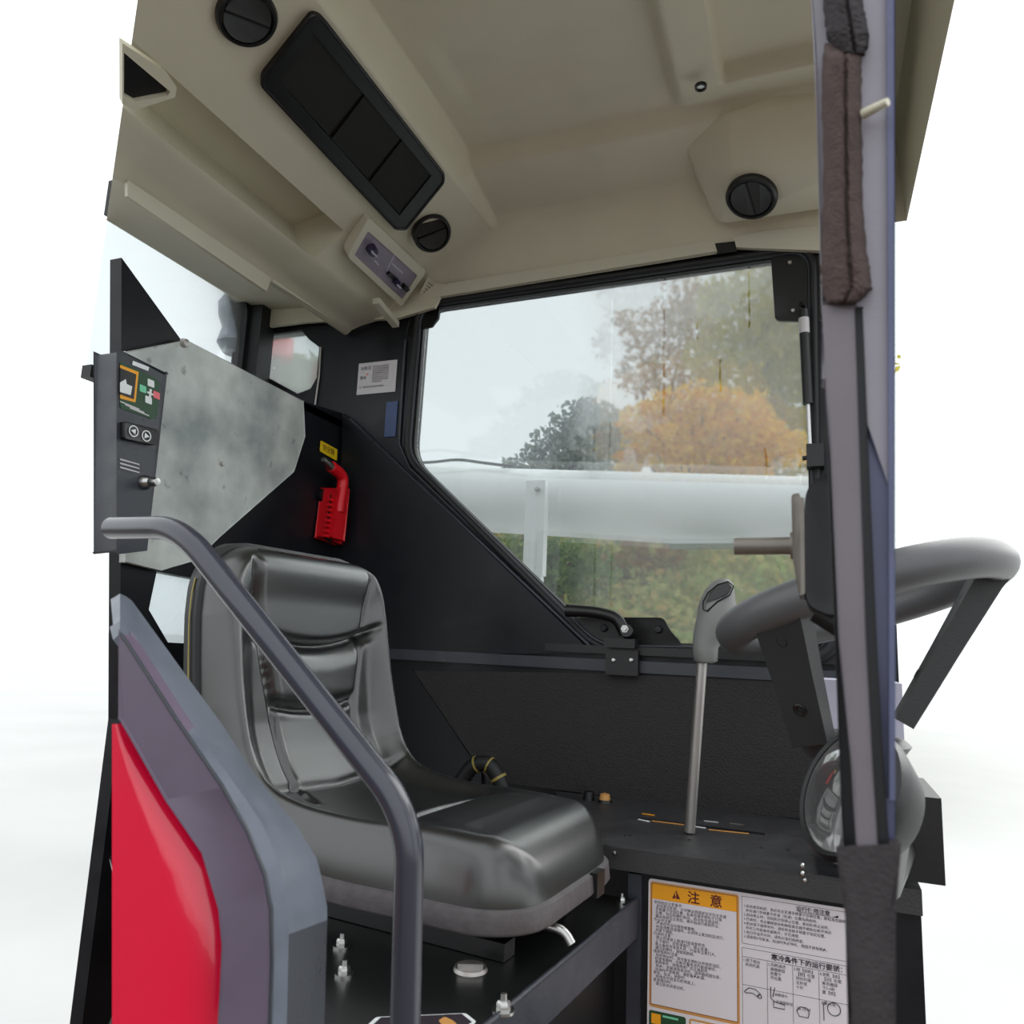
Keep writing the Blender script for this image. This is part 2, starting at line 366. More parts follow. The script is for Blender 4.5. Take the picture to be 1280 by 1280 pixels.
tree('misty_tree', 'grey-green tree with haze-tinted leaves left of the wet streaks behind the tube', (q.x+.6, 15, 1.5), 2.6,
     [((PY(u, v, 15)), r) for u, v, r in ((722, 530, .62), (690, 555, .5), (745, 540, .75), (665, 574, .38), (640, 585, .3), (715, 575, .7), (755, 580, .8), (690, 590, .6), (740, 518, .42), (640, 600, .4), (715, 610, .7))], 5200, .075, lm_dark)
tree('autumn_tree', 'orange and yellow autumn tree seen through the wet window', (PY(870, 590, 13).x, 13, 1.5), 2.4,
     [((PY(u, v, 13)), r) for u, v, r in ((800, 530, .42), (835, 515, .5), (880, 510, .6), (925, 520, .6), (800, 560, .4), (850, 560, .6), (900, 560, .6), (950, 545, .5), (870, 590, .6), (930, 590, .5), (785, 580, .3), (985, 560, .4))], 4600, .085, lm_aut)
tree('tall_tree', 'tall yellow-green tree filling the upper right of the window', (PY(960, 600, 19).x, 19, 1.8), 6,
     [((PY(u, v, 19)), r) for u, v, r in ((960, 340, 1.1), (930, 400, 1.2), (980, 420, 1.3), (950, 470, 1.3), (1010, 360, 1.2), (1040, 450, 1.5), (890, 450, .8), (900, 370, .6), (990, 520, 1.4), (935, 560, 1.2), (870, 560, 1.0), (1030, 560, 1.4))], 9000, .12, lm_tall)
tree('bare_tree', 'pale brownish tree behind the autumn tree', (PY(820, 600, 21).x, 21, 1.8), 5,
     [((PY(u, v, 21)), r) for u, v, r in ((820, 420, 1.1), (860, 380, 1.0), (800, 470, .8), (850, 470, 1.1), (790, 540, .9), (880, 400, 1.0), (780, 400, .4))], 2600, .1, lm_brown)
for i, (u, v, rr, m_, lab) in enumerate(((690, 705, .6, lm_green, 'green shrub under the tube bracket, nearest the window edge'), (800, 698, .42, lm_brown, 'russet shrub among green ones below the tube'),
                               (840, 735, .7, lm_green, 'broad green shrub below the middle of the tube'), (735, 740, .6, lm_green, 'low green shrub left of the russet shrub'), (930, 715, .8, lm_brown, 'brown-green shrub right below the tube behind the lever grip'), (880, 770, .5, lm_green, 'small green shrub just above the window sill'))):
    p = PY(u, v, 9.2+1.3*i); rr *= (9.2+1.3*i)/9.2; tree('bank_shrub', lab, (p.x, p.y, p.z-.8), .8, [((p.x+random.uniform(-.9, .9)*rr, p.y+random.uniform(-.3, .3), p.z+random.uniform(-.5, .4)*rr), rr*random.uniform(.35, .65)) for _ in range(8)], 1600, .06, m_, 'shrub')
def undergrowth():
    bm = bmesh.new()
    for _ in range(9000):
        y = random.uniform(8.6, 12.3); x = random.uniform(-.52*y, .06*y); h = -1.7+5.3*(1-math.exp(-(y-8.5)/3.5))
        p = Vector((x, y, h+.35+random.uniform(-.2, .25)+.25*math.sin(x*2.1)*math.sin(y*1.7+x))); a = Vector(rng.normal(size=3)).normalized(); b = a.cross(Vector(rng.normal(size=3))).normalized(); s_ = random.uniform(.05, .11)
        bm.faces.new([bm.verts.new(p+a*s_), bm.verts.new(p+b*s_*.6), bm.verts.new(p-a*s_), bm.verts.new(p-b*s_*.6)])
    build('undergrowth', bm, leaf_mat('undergrowth_leaves', [(150, 172, 96), (188, 200, 128), (212, 204, 140), (166, 186, 110), (224, 186, 124), (138, 166, 100)]), bank_o)['kind'] = 'stuff'
undergrowth()
# unloading tube with its strap bracket and the cable along its top
A, B = PY(300, 611, 3.2), PY(1100, 647, 3.2); axis_ = (B-A).normalized()
tz = empty('unloading_auger', A, 'big white unloading tube lying across outside the window', 'machine tube')
tube('pipe', [A, A*.5+B*.5, B], .150, M['tube'], tz, 40)
s0 = PY(672, 602, 3.03); s1 = PY(668, 720, 3.03)
box('bracket_post', (s0+s1)/2, (.088, .05, (s0-s1).length), M['tube'], tz, .006)
box('support_leg', Vector((s1.x, s1.y, (s1.z-1.7)/2)), (.07, .04, s1.z+1.7), M['tube'], tz, .004)
lathe('bracket_bolt', [(.0, .0), (.012, .0), (.012, -.012), (0, -.016)], PY(672, 612, 3.0), (0, 1, 0), M['steel'], tz, 10)
box('seam_flange', PY(885, 683, 3.07), (.30, .03, .02), M['green'], tz, .004, seg=1)
tube('cable', smooth_path([PY(u, v, 3.12) for u, v in ((500, 579), (540, 578), (572, 574), (600, 578), (640, 583))], .05), .007, M['rubber'], tz, 8)
# shapes beyond the small rear quarter pane
p = PY(346, 436, 4.2); t = empty('red_canister', (p.x, p.y, p.z-.3), 'blurred red canister outside the small quarter pane', 'canister')
lathe('body', [(0, -.08), (.10, -.08), (.115, -.06), (.115, .07), (.09, .09), (0, .1)], p, Z_, M['red'], t, 24)
lathe('cap', [(0, .1), (.04, .1), (.04, .13), (0, .14)], p, Z_, M['black'], t, 16)
tube('stand', [Vector((p.x, p.y, -1.7)), p-Z_*.1], .05, M['black'], t, 12)
p = PY(345, 496, 5.0); tree('hedge', 'dark green hedge outside the small quarter pane', (p.x, p.y, -1.7), p.z+1.6, [((p.x+.28*i, p.y, p.z-.06+.06*(i % 2)), .38) for i in range(-2, 3)], 3600, .06, lm_green, 'hedge')

# ================================================================== CAB SHELL
# ---- far wall with its big window opening
GL = [(550, 381), (964, 320), (969, 399), (1002, 405), (1006, 604), (1012, 806), (700, 800)]
glass_px = [(549, 384), (963, 321), (968, 331), (970, 400), (1003, 404), (1007, 604), (1011, 803), (850, 803), (755, 800), (618, 667), (519, 577), (513, 560), (511, 545), (520, 422), (527, 412), (541, 409), (549, 398)]
hole_px = [(524, 371), (1008, 300), (1013, 604), (1018, 830), (752, 812), (516, 586), (507, 550), (516, 415)]
hole = rounded([PY(u, v, FAR) for u, v in ((524, 382), (1016, 309), (1024, 815), (748, 812), (508, 572))], .05, 5)
quarter = [PY(u, v, FAR) for u, v in ((330, 419), (377, 413), (386, 424), (399, 434), (396, 472), (388, 486), (372, 492), (324, 466))]
zt = .965
outer = [Vector((-1.56, FAR, zt)), Vector((.16, FAR, zt)), Vector((.16, FAR, FLOOR)), Vector((-1.56, FAR, FLOOR))]
wf = plate('wall_far', outer, Y_, .04, M['paint'], None, holes=[hole, quarter]); tag(wf, kind='structure')
# triangular raised panel under the diagonal of the window
tri = [PY(u, v, FAR-.001) for u, v in ((432, 520), (505, 584), (738, 815), (520, 815), (432, 815))]
plate('side_panel', tri, NY, .012, M['paint'], wf, bevel=.004)
low = [PY(u, v, FAR-.001) for u, v in ((519, 838), (762, 842), (1075, 856), (1075, 1030), (840, 1006), (720, 989), (612, 975))]
plate('grained_panel', low, NY, .010, M['leather'], wf, bevel=.003)
low2 = [PY(u, v, FAR-.001) for u, v in ((432, 836), (517, 838), (604, 965), (604, 1010), (432, 985))]
plate('grained_panel', low2, NY, .008, M['paint'], wf, bevel=.003)
a, b = PY(432, 824, FAR), PY(1075, 844, FAR)
box('trim_rail', ((a.x+b.x)/2, FAR-.008, -.047), (b.x-a.x, .016, .026), M['paint2'], wf, .004)
d0, d1 = PY(438, 524, FAR-.01), PY(742, 812, FAR-.01)
tube('diagonal_bead', [d0, d1], .0045, M['paint2'], wf, 8)
# pillar ridge by the window
tube('pillar_bead', [PY(507, 425, FAR-.004), PY(499, 555, FAR-.004), PY(512, 585, FAR-.004), PY(742, 806, FAR-.004)], .004, M['paint2'], wf, 8)
box('blue_reflection', PY(489, 524, FAR-.002), (.036, .003, .10), M['blue'], wf, .001, seg=1)  # blue sky-like reflection on the glossy pillar, painted as a thin box
# ---- window 1
w1 = empty('window_1', (-.5, FAR, 0), 'large fogged side window with black frame', kind='structure')
hi_ = rounded([PY(u, v, FAR-.002) for u, v in ((530, 386), (1006, 317), (1014, 806), (752, 803), (515, 572))], .05, 5)
plate('window_frame', [Vector((p.x, FAR+.004, p.z)) for p in hole], Y_, .03, M['rubber'], w1, holes=[[Vector((p.x, FAR+.004, p.z)) for p in hi_]])
tube('rubber_seal', [Vector((p.x, FAR-.004, p.z)) for p in hole], .009, M['rubber'], w1, 8, closed=True)
tube('rubber_seal', [Vector((p.x*.5+q_.x*.5, FAR-.002, p.z*.5+q_.z*.5)) for p, q_ in zip(hole, hi_)], .0045, M['paint2'], w1, 8, closed=True)
def sx(u, v): return PY(u, v, FAR+.02)
streaks = []
for (u, v0, v1, hw) in ((831, 338, 520, .0035), (766, 368, 585, .002), (744, 500, 585, .003), (936, 322, 410, .0028), (900, 448, 490, .003), (872, 404, 425, .0025), (957, 560, 600, .003), (1000, 560, 605, .0025), (765, 665, 780, .002), (744, 670, 760, .0025)):
    a, b = sx(u, v0), sx(u, v1); streaks.append((a.x, a.z, b.x*0+b.z, hw))
g1 = glass_mat('wet_side_glass', (.745, .772, .775, 1), .15, streaks, (-.52, -.42, .12), .10)
plate('pane', [Vector((p.x, FAR+.018, p.z)) for p in hi_], Y_, .005, g1, w1)
def onfar(lst, y=FAR+.006): return [PY(u, v, y) for u, v in lst]
plate('corner_plate', onfar([(520, 372), (553, 374), (549, 399), (541, 409), (527, 412), (520, 424), (509, 420)]), NY, .006, M['black'], w1, bevel=.0015)
hp = plate('hinge_plate', rounded(onfar([(963, 312), (1030, 303), (1034, 404), (969, 402)]), .012), NY, .008, M['black'], w1, bevel=.0015)
for u, v in ((987, 328), (991, 388)): lathe('rivet', [(0, .004), (.004, .003), (.0055, 0)], PY(u, v, FAR-.003), NY, M['steel'], hp, 10)
lp = plate('latch_plate', rounded(onfar([(690, 772), (830, 772), (838, 788), (852, 803), (853, 815), (745, 815)]), .012), NY, .006, M['black'], w1, bevel=.0015)
for u, v in ((755, 785), (823, 787)): lathe('bolt_head', [(0, .010), (.007, .009), (.0095, 0)], PY(u, v, FAR-.001), NY, M['rubber'], lp, 12)
box('lower_bar', ((-.59+.06)/2, FAR-.012, -.012), (.65, .02, .018), M['black'], w1, .004)
# ---- quarter pane + frame
w3 = empty('window_3', quarter[0], 'small quarter pane left of the pillar', kind='structure')
plate('pane', [p+Y_*.012 for p in quarter], Y_, .005, glass_mat('quarter_glass', (.72, .76, .76, 1), .26, edge=(-3, -2.9, 1), spots=.2), w3)
tube('chrome_edge', [PY(401, 434, FAR-.004), PY(399, 470, FAR-.004), PY(394, 506, FAR-.004)], .0028, M['steel'], w3, 8)
# ---- rear wall (low bulkhead) and rear window behind it
rw_px = [(152, 322), (228, 427), (375, 500), (432, 518), ]
top = [PX(u, v, REAR) for u, v in rw_px]; top[-1].y = FAR
lowwin = [PX(u, v, REAR) for u, v in ((196, 714), (258, 726), (258, 806), (210, 803), (186, 762))]
outl = [PX(150, 900, REAR)] + top + [Vector((REAR, FAR, FLOOR)), Vector((REAR, PX(150, 900, REAR).y, FLOOR))]
wr = plate('wall_rear', outl, -X_, .03, M['paint'], None, holes=[lowwin]); tag(wr, kind='structure')
plate('ledge', [top[1], top[2], Vector((REAR, FAR, top[2].z)), Vector((RWIN, FAR, top[2].z)), Vector((RWIN, top[1].y+.25, top[1].z))], -Z_, .02, M['paint'], wr)
w4 = empty('window_4', lowwin[0], 'small low pane beside the seat', kind='structure')
plate('pane', [p-X_*.012 for p in lowwin], -X_, .004, glass_mat('low_rear_glass', (.78, .82, .83, 1), .25, spots=.3), w4)
w2 = empty('window_2', (RWIN, 1.4, .7), 'rear window', kind='structure')
za, zb = top[2].z-.02, 1.0
y2 = 1.20
hole2 = rounded([Vector((RWIN, y, z)) for y, z in ((y2, za+.02), (1.68, za+.02), (1.68, zb-.03), (y2, zb-.03))], .06)
hole2 = [Vector((RWIN, y2, za+.02))] + [p_ for p_ in hole2 if p_.y > 1.5] + [Vector((RWIN, y2, zb-.03))]
plate('window_frame', [Vector((RWIN, y2, za-.01)), Vector((RWIN, FAR, za-.01)), Vector((RWIN, FAR, zb+.06)), Vector((RWIN, y2, zb+.06))] + hole2[::-1], -X_, .03, M['rubber'], w2)
plate('pane', [p-X_*.012 for p in hole2], -X_, .005, glass_mat('rear_glass', (.86, .885, .89, 1), .03), w2)
c = PX(320, 420, RWIN+.02); box('post', (RWIN+.02, FAR-.03, .78), (.05, .06, .7), M['rubber'], w2, .01)
# wrapped lamp outside the rear window
p = PX(299, 405, RWIN-.15)
t = empty('wrapped_work_lamp', (p.x, p.y, p.z-.12), 'work lamp wrapped in wrinkled clear plastic outside the rear window', 'lamp')
lathe('wrapping', [(0, -.10), (.042, -.10), (.062, -.07), (.05, -.02), (.066, .02), (.07, .06), (.05, .095), (0, .105)], p, Z_, M['wrap'], t, 18)
tube('arm', smooth_path([p-Z_*.1, p-Z_*.2, Vector((RWIN-.015, FAR-.01, p.z-.22))], .04), .012, M['black'], t, 8)

# ---- headliner: moulded ceiling, the long rear console swept along y, rear pocket, outlet pod
def sstep(a, b, x): t_ = min(1, max(0, (x-a)/(b-a))); return t_*t_*(3-2*t_)
def lerp_tab(tab, x):
    if x <= tab[0][0]: return tab[0][1]
    for (a, za_), (b, zb_) in zip(tab, tab[1:]):
        if x <= b: return za_ + (zb_-za_)*(x-a)/(b-a)
    return tab[-1][1]
GR0, GR1 = Vector((-1.02, 0, .943)), Vector((-.765, 0, 1.058))       # face that carries grille and round outlets
def ceil_z(x, y):
    base = lerp_tab([(0, 1.152), (1.38, 1.152), (1.474, 1.143), (1.494, 1.108), (1.655, 1.078), (1.678, 1.062), (1.74, .955)], y)
    # shallow waves pressed in the middle field
    base += .010*sstep(1.16, 1.20, y)*(1-sstep(1.30, 1.36, y))*sstep(-.70, -.66, x)*(1-sstep(-.48, -.3, x))
    inner = 1-sstep(1.38, 1.50, y)
    band = sstep(-.262, -.225, x)
    base += -.038*band*inner
    rec = sstep(-.150, -.140, x)*(1-sstep(1.385, 1.41, y)); base += .040*rec
    # left: rolled edge of the console
    e = sstep(-.763, -.738, x); edge = 1.058
    far_mix = sstep(1.52, 1.66, y)
    return base*e + (edge*(1-far_mix)+min(edge, base)*far_mix)*(1-e)
def headliner():
    bm = bmesh.new()
    xs = [-.765+.004*i for i in range(18)] + [-.69+.0115*i for i in range(1, 37)] + [-.27+.0065*i for i in range(1, 24)] + [-.118+.016*i for i in range(1, 18)]
    ys = [.72+.03*i for i in range(22)] + [1.365+.008*i for i in range(1, 47)] + [1.7395]
    V = [[bm.verts.new((x, y, ceil_z(x, y))) for x in xs] for y in ys]
    for j in range(len(ys)-1):
        for i in range(len(xs)-1): bm.faces.new((V[j][i], V[j][i+1], V[j+1][i+1], V[j+1][i]))
    # console profile (x, z) from the roll down to the rear lip and back over the rear pocket
    prof = [(-.765, 1.058), (-.80, 1.0422), (-1.0, .952), (-1.018, .944), (-1.024, .950)]
    def sweep(prof, ystart, yend, n=60):
        R_ = []
        for (x, z) in prof:
            y0 = ystart(x)
            R_.append([bm.verts.new((x, y0+(yend-y0)*k/n, z if not callable(z) else z(y0+(yend-y0)*k/n))) for k in range(n+1)])
        for A_, B_ in zip(R_, R_[1:]):
            for k in range(n): bm.faces.new((A_[k], A_[k+1], B_[k+1], B_[k]))
    y0f = lambda x: .77*abs(x)
    def drop(z, y): return z
    sweep([(-.765, lambda y: ceil_z(-.765, y)), (-.80, lambda y: min(1.0422, ceil_z(-.765, y)-.005)), (-1.0, .952), (-1.018, .944)], y0f, 1.742)
    # long pocket between grille face and rim: open underside, end wall in front of the control pod
    ye = 1.40
    sweep([(-1.018, .944), (-1.024, 1.01), (-1.17, .985), (-1.14, .91), (-1.108, .890), (-1.098, .886)], y0f, ye)
    sweep([(-1.018, .944), (-1.03, .935), (-1.085, .897), (-1.10, .887)], lambda x: ye, 1.742)
    # closing end of the pocket
    e1 = [bm.verts.new(p_) for p_ in ((-1.018, ye, .944), (-1.024, ye, 1.01), (-1.17, ye, .985), (-1.14, ye, .91), (-1.098, ye, .886))]; bm.faces.new(e1)
    sweep([(-1.098, .886), (-1.112, .878), (-1.18, .868), (-1.212, .858), (-1.226, .846), (-1.236, .846), (-1.246, .90), (-1.30, .935), (-1.56, .955)], y0f, 1.742)
    # outer roof skin above so that no sky leaks through
    rs = [[bm.verts.new((x, y, z)) for x, z in ((-1.58, .97), (-1.5, 1.12), (-1.0, 1.22), (.2, 1.22), (.22, .98))] for y in (0, 1.80)]
    for r_, xx in zip(rs[0], (-1.58, -1.5, -1.0, .2, .22)): r_.co.y = .50 if xx > 0 else .78*abs(xx)
    rs2 = [bm.verts.new((-.60, .50, 1.22)), bm.verts.new((.2, .50, 1.22)), bm.verts.new((-.60, .50, 1.0)), bm.verts.new((.22, .50, 1.0))]; bm.faces.new((rs2[0], rs2[1], rs2[3], rs2[2]))
    for k in range(4): bm.faces.new((rs[0][k], rs[0][k+1], rs[1][k+1], rs[1][k]))
    bm.faces.new(rs[1])
    me = build('ceiling', bm, M['headliner'], None, True, 50); return tag(me, 'moulded beige cab headliner', kind='structure')
ce = headliner()
def pod():
    bm = bmesh.new()
    for p_ in (PZ(856, 184, 1.10), PZ(909, 141, 1.105), PZ(1050, 118, 1.105), PY(915, 216, 1.56), PY(1050, 216, 1.56), PY(893, 247, 1.63), PY(893, 273, 1.685), PY(902, 281, 1.69), PY(1050, 258, 1.69),
               PY(870, 225, 1.69), PZ(856, 184, 1.10)+Z_*.05, PZ(1050, 118, 1.105)+Z_*.05, Vector((.05, 1.72, 1.1)), Vector((-.2, 1.72, 1.1))): bm.verts.new(p_)
    bmesh.ops.convex_hull(bm, input=bm.verts[:]); bmesh.ops.dissolve_limit(bm, angle_limit=.12, verts=bm.verts, edges=bm.edges)
    bevel_bm(bm, .006, 3, 15); return build('outlet_pod', bm, M['headliner'], ce, True, 30)
pod_o = pod()
q0_, q1_ = Vector((-1.018, 0, .944)), Vector((-1.112, 0, .880)); nq = Vector((-(q1_.z-q0_.z), 0, q1_.x-q0_.x)).normalized(); nq = -nq if nq.z > 0 else nq
def Q(u, v, off=.002): return PP(u, v, q0_, nq)+nq*off
po_ = plate('pocket_opening', [Q(u, v, -.012) for u, v in ((152, 52), (206, 88), (220, 108), (218, 120), (168, 136), (152, 128))], nq, .016, M['headliner'], ce, holes=[[Q(u, v, -.012) for u, v in ((154, 64), (168, 76), (212, 113), (209, 118), (168, 126), (154, 118))]])
plate('pocket_shade', [Q(u, v, -.010) for u, v in ((153, 62), (168, 74), (214, 112), (211, 120), (168, 128), (153, 120))], nq, .002, M['black'], po_)  # flat black sheet standing in for the shade inside the opening
# cream edge strip above the window, with the dark notch
s = [PY(u, v, 1.735) for u, v in ((545, 372), (560, 356), (880, 308), (900, 304), (897, 316), (720, 342))]
plate('edge_strip', [PY(u, v, 1.738) for u, v in ((545, 374), (562, 357), (893, 304), (897, 317))], NY, .012, M['cream'], ce, bevel=.003)
plate('edge_strip', [PY(u, v, 1.738) for u, v in ((918, 299), (960, 291), (1070, 282), (1070, 318), (921, 312))], NY, .012, M['cream'], ce, bevel=.003)
plate('notch', [PY(u, v, 1.74) for u, v in ((892, 306), (919, 303), (921, 316), (896, 319))], NY, .006, M['rubber'], ce)
plate('end_flange', [PY(u, v, 1.738) for u, v in ((322, 352), (470, 350), (560, 357), (545, 386), (497, 400), (432, 402), (398, 404), (380, 405), (323, 412))], NY, .01, M['headliner'], ce, bevel=.002)
def rib(p0, p1, wdt, h):
    bm = bmesh.new(); p0, p1 = Vector(p0), Vector(p1)
    bm_box(bm, (p0+p1)/2, (wdt, (p1-p0).length, h), (X_, (p1-p0).normalized(), Z_)); bevel_bm(bm, .004, 3); return build('rib', bm, M['cream'], ce, True)
rib(PX(338, 349, -1.226), PX(434, 410, -1.226), .016, .018)
rib(PX(470, 376, -1.06), PX(495, 406, -1.06), .020, .016)
plate('rear_lip', [PX(u, v, -1.227) for u, v in ((156, 226), (336, 347), (330, 365), (156, 246))], X_, .008, M['cream'], ce, bevel=.002)

# ================================================================== THINGS ON THE CEILING
nG = Vector((-(GR1.z-GR0.z), 0, (GR1.x-GR0.x))).normalized()*-1     # pointing down into the cab
uG = (GR1-GR0).normalized()
def G(u, v, off=0): return PP(u, v, GR0, nG) + nG*off
gt = empty('air_filter_grille', G(440, 150), 'long black three-panel air intake grille on the ceiling console', 'grille')
go = rounded([G(u, v) for u, v in ((388, 12), (400, 16), (552, 212), (552, 222), (505, 281), (492, 280), (325, 100), (326, 90))], .008)
gc = [(395, 38), (533, 212), (499, 258), (352, 94)]
gi = [G(u, v) for u, v in ((390, 36), (537, 214), (497, 264), (347, 95))]
plate('frame', go, nG, .014, M['black'], gt, holes=[gi], bevel=0)
plate('back_mesh', gi, nG, .004, M['matte'], gt)
a0, b0, c0, d0 = gi
def L2(a, b, t_): return a*(1-t_)+b*t_
for i in range(3):
    t0, t1 = ((.0, .36), (.375, .69), (.705, 1.0))[i]
    pts = [L2(a0, b0, t0), L2(a0, b0, t1), L2(d0, c0, t1), L2(d0, c0, t0)]
    cc = sum(pts, Vector())/4; pts = [cc+(p_-cc)*.965+nG*.004 for p_ in pts]
    plate('filter_panel', pts, nG, .006, M['matte'], gt, bevel=.002)
tube('frame_lip', [p_+nG*.014 for p_ in go], .0035, M['black'], gt, 6, closed=True)
def air_vent(label, c, n, r, open_, rot, up):
    t = empty('air_outlet', c, label, 'air vent', 'round black swivelling air outlets')
    n = Vector(n).normalized(); c = Vector(c)
    lathe('collar', [(r*.98, -.03), (r*.80, -.030), (r*.80, -.012), (r*.80, .002), (r*.84, .008), (r*.93, .008), (r, .002), (r*.98, -.03)], c, n, M['black'], t, 40)
    u_ = Vector(up).cross(n).normalized(); v_ = n.cross(u_)
    u2 = u_*math.cos(rot)+v_*math.sin(rot); v2 = -u_*math.sin(rot)+v_*math.cos(rot)
    for s_ in (-1, 1):
        pts = []
        N_ = 14
        for k in range(N_+1):
            a = -math.pi/2+math.pi*k/N_; pts.append(c + u2*(s_*(.03*r+.74*r*math.cos(a))) + v2*(.76*r*math.sin(a)))
        tilt = n*(.002 if open_ < .5 else -.006)
        plate('flap', [p_+tilt+n*(open_*.3*((p_-c).dot(u2))) for p_ in pts], n, .003, M['black'] if open_ > .5 else M['spoke'], t, bevel=.0008)
    lathe('back_disc', [(0, -.010), (r*.8, -.010), (r*.8, -.012), (0, -.013)], c, n, M['matte'], t, 24)
    bm = bmesh.new()
    bm_box(bm, c+n*.004, (.004, r*1.5, .005), (u2, v2, n)); build('bar', bm, M['black'], t)
air_vent('round black outlet cut by the top edge, beyond the upper end of the grille', G(308, 20, .004), nG, .051, .2, .5, (0, 1, 0))
air_vent('round black outlet between the lower end of the grille and the climate panel', G(537, 284, .020), (nG+Vector((.25, -.45, 0))).normalized(), .049, 1, 1.2, (0, 1, 0))
bpy.context.view_layer.update()
po = wloc(pod_o); ok_, hit_, pn, _i = pod_o.ray_cast(-po, ray(940, 244).normalized()); pv = hit_+po; pn = Vector(pn)
pn = -pn if pn.dot(ray(940, 244)) > 0 else pn
air_vent('dark grey round outlet on the front pod above the window', pv+pn*.008, pn, .056, .1, .25, (0, 1, 0))
# climate control pod
C0, C1 = Vector((-1.085, 0, .868)), Vector((-.95, 0, .957)); nC = Vector((-(C1.z-C0.z), 0, C1.x-C0.x)).normalized()*-1; uC = (C1-C0).normalized()
def C(u, v, off=0): return PP(u, v, C0, nC)+nC*off
ct = empty('climate_panel', C(485, 325), 'climate control panel in a cream raised surround on the ceiling console', 'control panel')
bz = rounded([C(u, v) for u, v in ((433, 319), (460, 270), (532, 338), (501, 382))], .012)
bi = rounded([C(u, v) for u, v in ((442, 317), (459, 287), (521, 343), (502, 373))], .006)
plate('surround', [p_-nC*.035 for p_ in bz], nC, .04, M['cream'], ct, holes=[[p_-nC*.035 for p_ in bi]])
plate('face_plate', bi, nC, .001, M['purple'], ct)
for u, v, r in ((463, 309, .013), (494, 350, .009)):
    k = lathe('knob', [(0, .022), (r*.8, .022), (r*.95, .018), (r, 0)], C(u, v, .001), nC, M['knob'], ct, 16)
    bm_ = bmesh.new(); bm_box(bm_, C(u, v, .024), (.004, r*1.8, .006), (uC, Y_, nC)); build('pointer', bm_, M['lilac'], k)
box('slider', C(488, 343, .004), (.010, .030, .008), M['black'], ct, .001, (uC, Y_, nC))
box('slider_cap', C(505, 357, .008), (.012, .022, .014), M['black'], ct, .002, (uC, Y_, nC))
for a_, b_ in (((483, 338), (494, 316)), ((490, 329), (503, 341)), ((468, 325), (473, 331))):
    p0, p1 = C(*a_, .0012), C(*b_, .0012); d = (p1-p0); L_ = d.length; d.normalize(); e_ = d.cross(nC)
    box('scale_mark', (p0+p1)/2, (L_, .0032, .0006), M['lilac'], ct, 0, (d, e_, nC))
st = empty('corner_sticker', C(538, 360, .0), 'small wrinkled cream sticker on the console corner by the window', 'sticker')
sp_ = [C(u, v, .004) for u, v in ((523, 366), (534, 344), (552, 358), (541, 378))]
plate('sheet', sp_, nC, .001, M['cream'], st)
for k in range(4):
    p0 = L2(sp_[0], sp_[1], .25+.17*k)*1.0; p1 = L2(sp_[3], sp_[2], .25+.17*k); pa, pb = L2(p0, p1, .15), L2(p0, p1, .5+.1*(k % 3)); d = (pb-pa); L_ = d.length; d.normalize()
    box('print_line', (pa+pb)/2+nC*.0012, (L_, .0018, .0004), M['ink'], st, 0, (d, d.cross(nC), nC))
# plug in the ceiling band
p = PZ(876, 108, 1.093); t = empty('ceiling_plug', p, 'small black screw hole plug in the ceiling band', 'plug')
lathe('ring', [(.0075, .0), (.008, -.004), (.0115, -.004), (.012, .002)], p, Z_, M['black'], t, 20)
lathe('screw', [(0, -.001), (.006, -.001), (.007, .002)], p, Z_, M['chrome'], t, 12)

# ================================================================== REAR BULKHEAD THINGS
bp = [(150, 441), (228, 427), (374, 502), (376, 546), (362, 590), (268, 672), (240, 700), (196, 712), (150, 702)]
bd = plate('dusty_board', [PX(u, v, REAR+.004) for u, v in bp], X_, .012, M['board'], None, bevel=.002); tag(bd, 'dusty grey smudged sheet covering the bulkhead behind the seat', 'panel')
for u, v in ((229, 429), ):
    t_ = lathe('screw', [(0, .012), (.008, .010), (.010, 0)], PX(u, v, REAR+.016), X_, M['steel'], bd, 12)
lathe('screw', [(0, .006), (.004, .005), (.005, 0)], PX(277, 580, REAR+.016), X_, M['steel'], bd, 10)
# control box
XB = REAR+.075
kb = empty('switch_box', PX(180, 660, REAR+.016), 'black switch box with pictogram panel and two arrow buttons', 'control box')
bo = [PX(u, v, REAR+.016) for u, v in ((148, 440), (212, 468), (188, 686), (148, 690))]
fo = [PX(u, v, XB) for u, v in ((148, 439), (207, 467), (182, 686), (148, 690))]
f_ = [Vector((REAR+.0185, p_.y, p_.z)) for p_ in fo]
plate('housing', f_, X_, XB-REAR-.0185, M['paint2'], kb, bevel=.004)
def K(u, v, off=.0): return PX(u, v, XB+.0005+off)
def kq(name, pts, m, dep=.0008, off=0, r=0):
    P_ = [K(u, v, off) for u, v in pts]; P_ = rounded(P_, r) if r else P_
    return plate(name, P_, X_, dep, m, kb)
kq('panel_print', [(150, 452), (196, 474), (200, 480), (196, 520), (190, 524), (150, 510)], M['green'], r=.003)
kq('hand_field', [(150, 456), (173, 465), (169, 503), (150, 498)], M['orange'], off=.0008)
kq('hand_field_inner', [(150, 460), (170, 468), (167, 499), (150, 493)], M['black'], off=.0016)
kq('hand_symbol', [(150, 478), (157, 474), (158, 480), (165, 483), (163, 494), (150, 490)], M['white'], off=.0026)
for (u, v, m_) in ((189, 479, 'white'), (186, 500, 'white'), (179, 486, 'mint'), (196, 494, 'pink')):
    kq('key_symbol', [(u-4.5, v-6), (u+3.5, v-2.5), (u+3.5, v+6), (u-4.5, v+3)], M[m_], off=.0008, r=.002)
kq('plus_symbol', [(184, 489), (191.5, 492.5), (191.5, 494.5), (184, 491.5)], M['white'], off=.001); kq('plus_symbol', [(187, 486), (189.5, 487), (188.5, 497), (186, 496)], M['white'], off=.0012)
